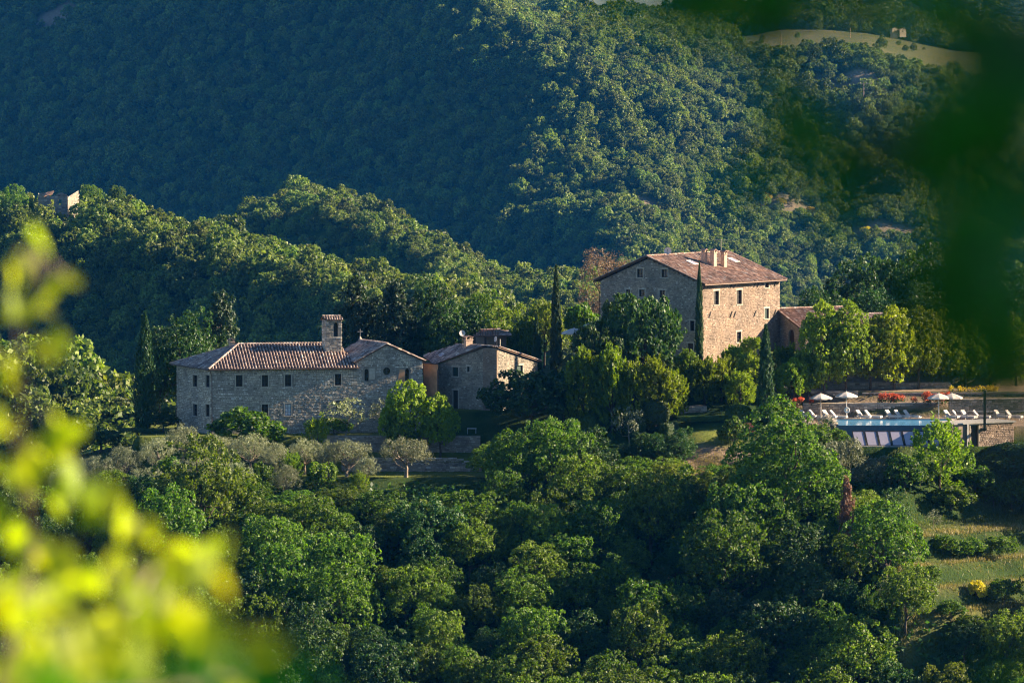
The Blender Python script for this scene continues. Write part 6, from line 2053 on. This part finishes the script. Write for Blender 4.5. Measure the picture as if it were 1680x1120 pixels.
# clusters of leaves: photo column, row, spread, count, distance
CL = [(66, 392, 8, 2, 7.0), (20, 435, 16, 4, 7.2), (66, 470, 22, 6, 7.2), (125, 468, 14, 3, 7.0), (30, 530, 26, 8, 7.4), (88, 560, 12, 3, 7.2), (10, 612, 16, 4, 7.4), (18, 690, 18, 5, 7.5), (100, 692, 24, 6, 7.3),
      (60, 740, 30, 7, 7.6), (20, 770, 24, 5, 7.5), (112, 770, 30, 7, 7.4), (175, 806, 22, 5, 7.2), (60, 820, 30, 6, 7.6), (20, 900, 30, 5, 7.6), (150, 880, 30, 6, 7.5), (215, 870, 30, 7, 7.2), (120, 960, 40, 9, 7.4),
      (262, 925, 34, 9, 7.0), (310, 895, 20, 3, 7.0), (220, 985, 40, 10, 6.8), (290, 1000, 34, 9, 6.6), (60, 1000, 50, 9, 7.2), (150, 1060, 60, 12, 6.6), (30, 1080, 50, 10, 6.8), (280, 1075, 50, 9, 6.2), (370, 1090, 40, 7, 5.8), (430, 1110, 36, 6, 5.6),
      (330, 955, 26, 5, 6.0), (300, 1035, 36, 7, 5.8), (345, 1060, 36, 6, 5.6), (170, 935, 40, 7, 6.6), (110, 1040, 50, 8, 6.2), (400, 1085, 30, 4, 5.4), (90, 1130, 60, 10, 6.2), (240, 1140, 60, 10, 6.0), (-20, 560, 24, 5, 7.4), (-20, 850, 30, 6, 7.5), (-15, 960, 30, 6, 7.4)]
stems = []
def far_off(py, d):      # the upper sprays hang further away than the lower ones
    return d * (1.42 if py < 900 else 1.42 - 0.30 * min(1.0, (py - 900) / 150))
for (px, py, sp, n, d) in CL:
    d = far_off(py, d)
    c = P(px, py, d)
    stems.append(c)
    for k in range(max(2, int(n * (0.62 if py < 900 else 0.8)))):
        q = P(px + g.normal() * sp * 0.95, py + g.normal() * sp * 0.75, d + g.normal() * 0.15)
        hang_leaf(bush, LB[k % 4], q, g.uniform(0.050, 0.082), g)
LM = [leaf_blade('leaf', M['mid_leaf'], 620 + k) for k in range(3)]
for (px, py, n, d) in ((330, 1085, 5, 4.4), (410, 1105, 5, 4.3), (470, 1118, 4, 4.2), (260, 1110, 5, 4.6), (180, 1115, 5, 4.8), (90, 1120, 4, 5.0)):
    stems.append(P(px, py + 40, d))
    for k in range(n):
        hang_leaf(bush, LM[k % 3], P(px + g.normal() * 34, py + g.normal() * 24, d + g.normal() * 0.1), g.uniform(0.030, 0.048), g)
main = [np.array([gx0, gy0, gz0 - 0.2]), P(-40, 1500, far_off(1500, 7.6)), P(-10, 1150, far_off(1150, 7.5)), P(56, 900, far_off(900, 7.5)), P(40, 800, far_off(800, 7.5)), P(30, 620, far_off(620, 7.4)), P(62, 400, far_off(400, 7.0))]
mb = MB(); mb.tube(main, [0.024, 0.016, 0.009, 0.007, 0.005, 0.004, 0.002], 6); mb.build('stem', M['bark'], bush, True)
side = [np.array([gx0 + 0.05, gy0 - 0.1, gz0 - 0.2]), P(60, 1500, far_off(1500, 7.2)), P(150, 1150, far_off(1150, 6.9)), P(220, 980, far_off(980, 6.8)), P(262, 920, far_off(920, 7.0))]
mb = MB(); mb.tube(side, [0.024, 0.016, 0.009, 0.006, 0.002], 6); mb.build('stem', M['bark_pale'], bush, True)
third = [np.array([gx0 + 0.1, gy0 - 0.2, gz0 - 0.2]), P(160, 1500, far_off(1500, 6.6)), P(300, 1150, far_off(1150, 6.2)), P(420, 1100, far_off(1100, 5.7))]
mb = MB(); mb.tube(third, [0.02, 0.013, 0.007, 0.002], 6); mb.build('stem', M['bark_pale'], bush, True)
allp = main + side + third
mb = MB()
for c in stems:
    a = min(main[2:] + side[2:] + third[2:], key=lambda q: np.linalg.norm(q - c))
    if np.linalg.norm(a - c) > 0.02: mb.tube([a, (a + c) / 2 + [0, 0, -0.01], c], [0.004, 0.003, 0.0015], 4)
mb.build('twigs', M['bark_pale'], bush, kind='stuff')

# the tree whose shaded boughs hang in from the right
tx, ty = 1.9, 3.4
tz = float(np.interp(ty, CAMSIDE[:, 0], CAMSIDE[:, 1]))
ov = empty('overhanging_tree', (tx, ty, tz), 'blurred dark green boughs of a tree close to the camera at right', 'tree')
CR = [(1030, -2, 30, 6, 3.2), (1095, 0, 30, 6, 3.2), (1165, -8, 32, 6, 3.2), (1235, -2, 32, 6, 3.1), (1310, 5, 36, 5, 3.0), (1370, 12, 36, 5, 3.0), (1440, 0, 44, 6, 2.9), (1530, 0, 44, 8, 2.9), (1630, 15, 50, 11, 2.9),
      (1675, 60, 36, 5, 2.8), (1585, 30, 28, 2, 2.8), (1575, 150, 34, 9, 2.8), (1540, 205, 36, 10, 2.8), (1615, 165, 28, 2, 2.8), (1330, 190, 34, 6, 3.1), (1285, 230, 30, 5, 3.2), (1232, 280, 20, 2, 3.3), (1345, 245, 32, 7, 3.0),
      (1400, 290, 32, 6, 3.0), (1392, 345, 22, 2, 3.1), (1450, 235, 34, 4, 2.9), (1490, 285, 34, 4, 2.9), (1560, 280, 34, 4, 2.9), (1545, 365, 36, 7, 2.9), (1600, 380, 42, 8, 2.8), (1660, 250, 40, 8, 2.8), (1655, 420, 38, 11, 2.7), (1560, 450, 34, 5, 2.8), (1590, 530, 34, 6, 2.8),
      (1630, 480, 34, 11, 2.7), (1660, 540, 40, 13, 2.7), (1625, 590, 26, 8, 2.8), (1670, 620, 26, 8, 2.7), (1690, 160, 36, 9, 2.7), (1700, 350, 36, 9, 2.7), (1672, 1095, 30, 3, 2.6)]
lim = [np.array([tx, ty, tz - 0.2]), np.array([1.75, 3.35, tz + 1.4]), np.array([1.3, 3.2, tz + 2.1]), P(1900, 80, 3.0)]
mb = MB(); mb.tube(lim, [0.13, 0.10, 0.06, 0.03], 8); mb.tube([lim[1], np.array([2.0, 3.6, 1.2]), np.array([2.3, 4.0, 2.6])], [0.1, 0.07, 0.03], 8); mb.build('trunk', M['bark'], ov, True)
tips = []
for (px, py, sp, n, d) in CR:
    tips.append(P(px, py, d))
    for k in range(n if py < 12 else max(2, round(n * 0.72))):
        q = P(px + g.normal() * sp * 0.7, py + g.normal() * sp * 0.7, d + g.normal() * 0.1)
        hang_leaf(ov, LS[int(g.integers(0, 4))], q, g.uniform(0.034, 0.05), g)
b1 = [lim[3], P(1680, 60, 2.9), P(1500, 20, 2.9), P(1300, 20, 3.0), P(1080, -10, 3.2)]
b2 = [P(1800, 90, 2.95), P(1600, 130, 2.8), P(1500, 200, 2.85), P(1350, 225, 3.05), P(1225, 290, 3.3)]
b3 = [P(1850, 200, 2.9), P(1690, 330, 2.75), P(1650, 450, 2.7), P(1660, 620, 2.7)]
for b in (b1, b2, b3):
    mb = MB(); mb.tube(([lim[3]] if b is not b1 else []) + b, ([0.03] if b is not b1 else []) + [0.012, 0.008, 0.006, 0.004, 0.0015][:len(b)], 6); mb.build('bough', M['bark'], ov, True)
mb = MB()
for c in tips:
    a = min(b1 + b2 + b3, key=lambda q: np.linalg.norm(q - c))
    if np.linalg.norm(a - c) > 0.01: mb.tube([a, c], [0.003, 0.0012], 4)
mb.build('twigs', M['bark'], ov, kind='stuff')
# unseen crown of that tree, set towards the sun to shade the boughs
N = 9000
c = np.stack([g.normal(1.75, 0.6, N), g.normal(3.4, 0.6, N), g.normal(0.75, 0.6, N)], 1)
px_, py_ = proj(c[:, 0], c[:, 1], c[:, 2])
c = c[((px_ > 1900) | (c[:, 2] > 0.6)) & (c[:, 1] > 2.0)]
px_, py_ = proj(c[:, 0], c[:, 1], c[:, 2])
c = c[(px_ > 1850) | (py_ < -250)]
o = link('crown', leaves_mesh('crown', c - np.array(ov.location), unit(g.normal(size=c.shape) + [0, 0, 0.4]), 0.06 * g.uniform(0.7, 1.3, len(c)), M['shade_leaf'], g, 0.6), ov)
o['kind'] = 'stuff'

# ------------------------------------------------------------------ the air
hm, nt, out = mat_new('haze_air')
pv = nt.nodes.new('ShaderNodeVolumePrincipled')
pv.inputs['Color'].default_value = HAZE_COLOR
pv.inputs['Density'].default_value = HAZE_DENSITY
pv.inputs['Anisotropy'].default_value = 0.0
nt.links.new(pv.outputs['Volume'], out.inputs['Volume'])
zmin, zmax = float(ZZ.min()) - 1.5, max(float(ZZ.max()) + 14, 12)
xm = float(np.abs(XX).max()) + 20
mb = MB(); mb.abox(float(XX.min()) - 20, float(XX.max()) + 20, -115, 5260, zmin, zmax)
tag(mb.build('haze', hm), kind='stuff')
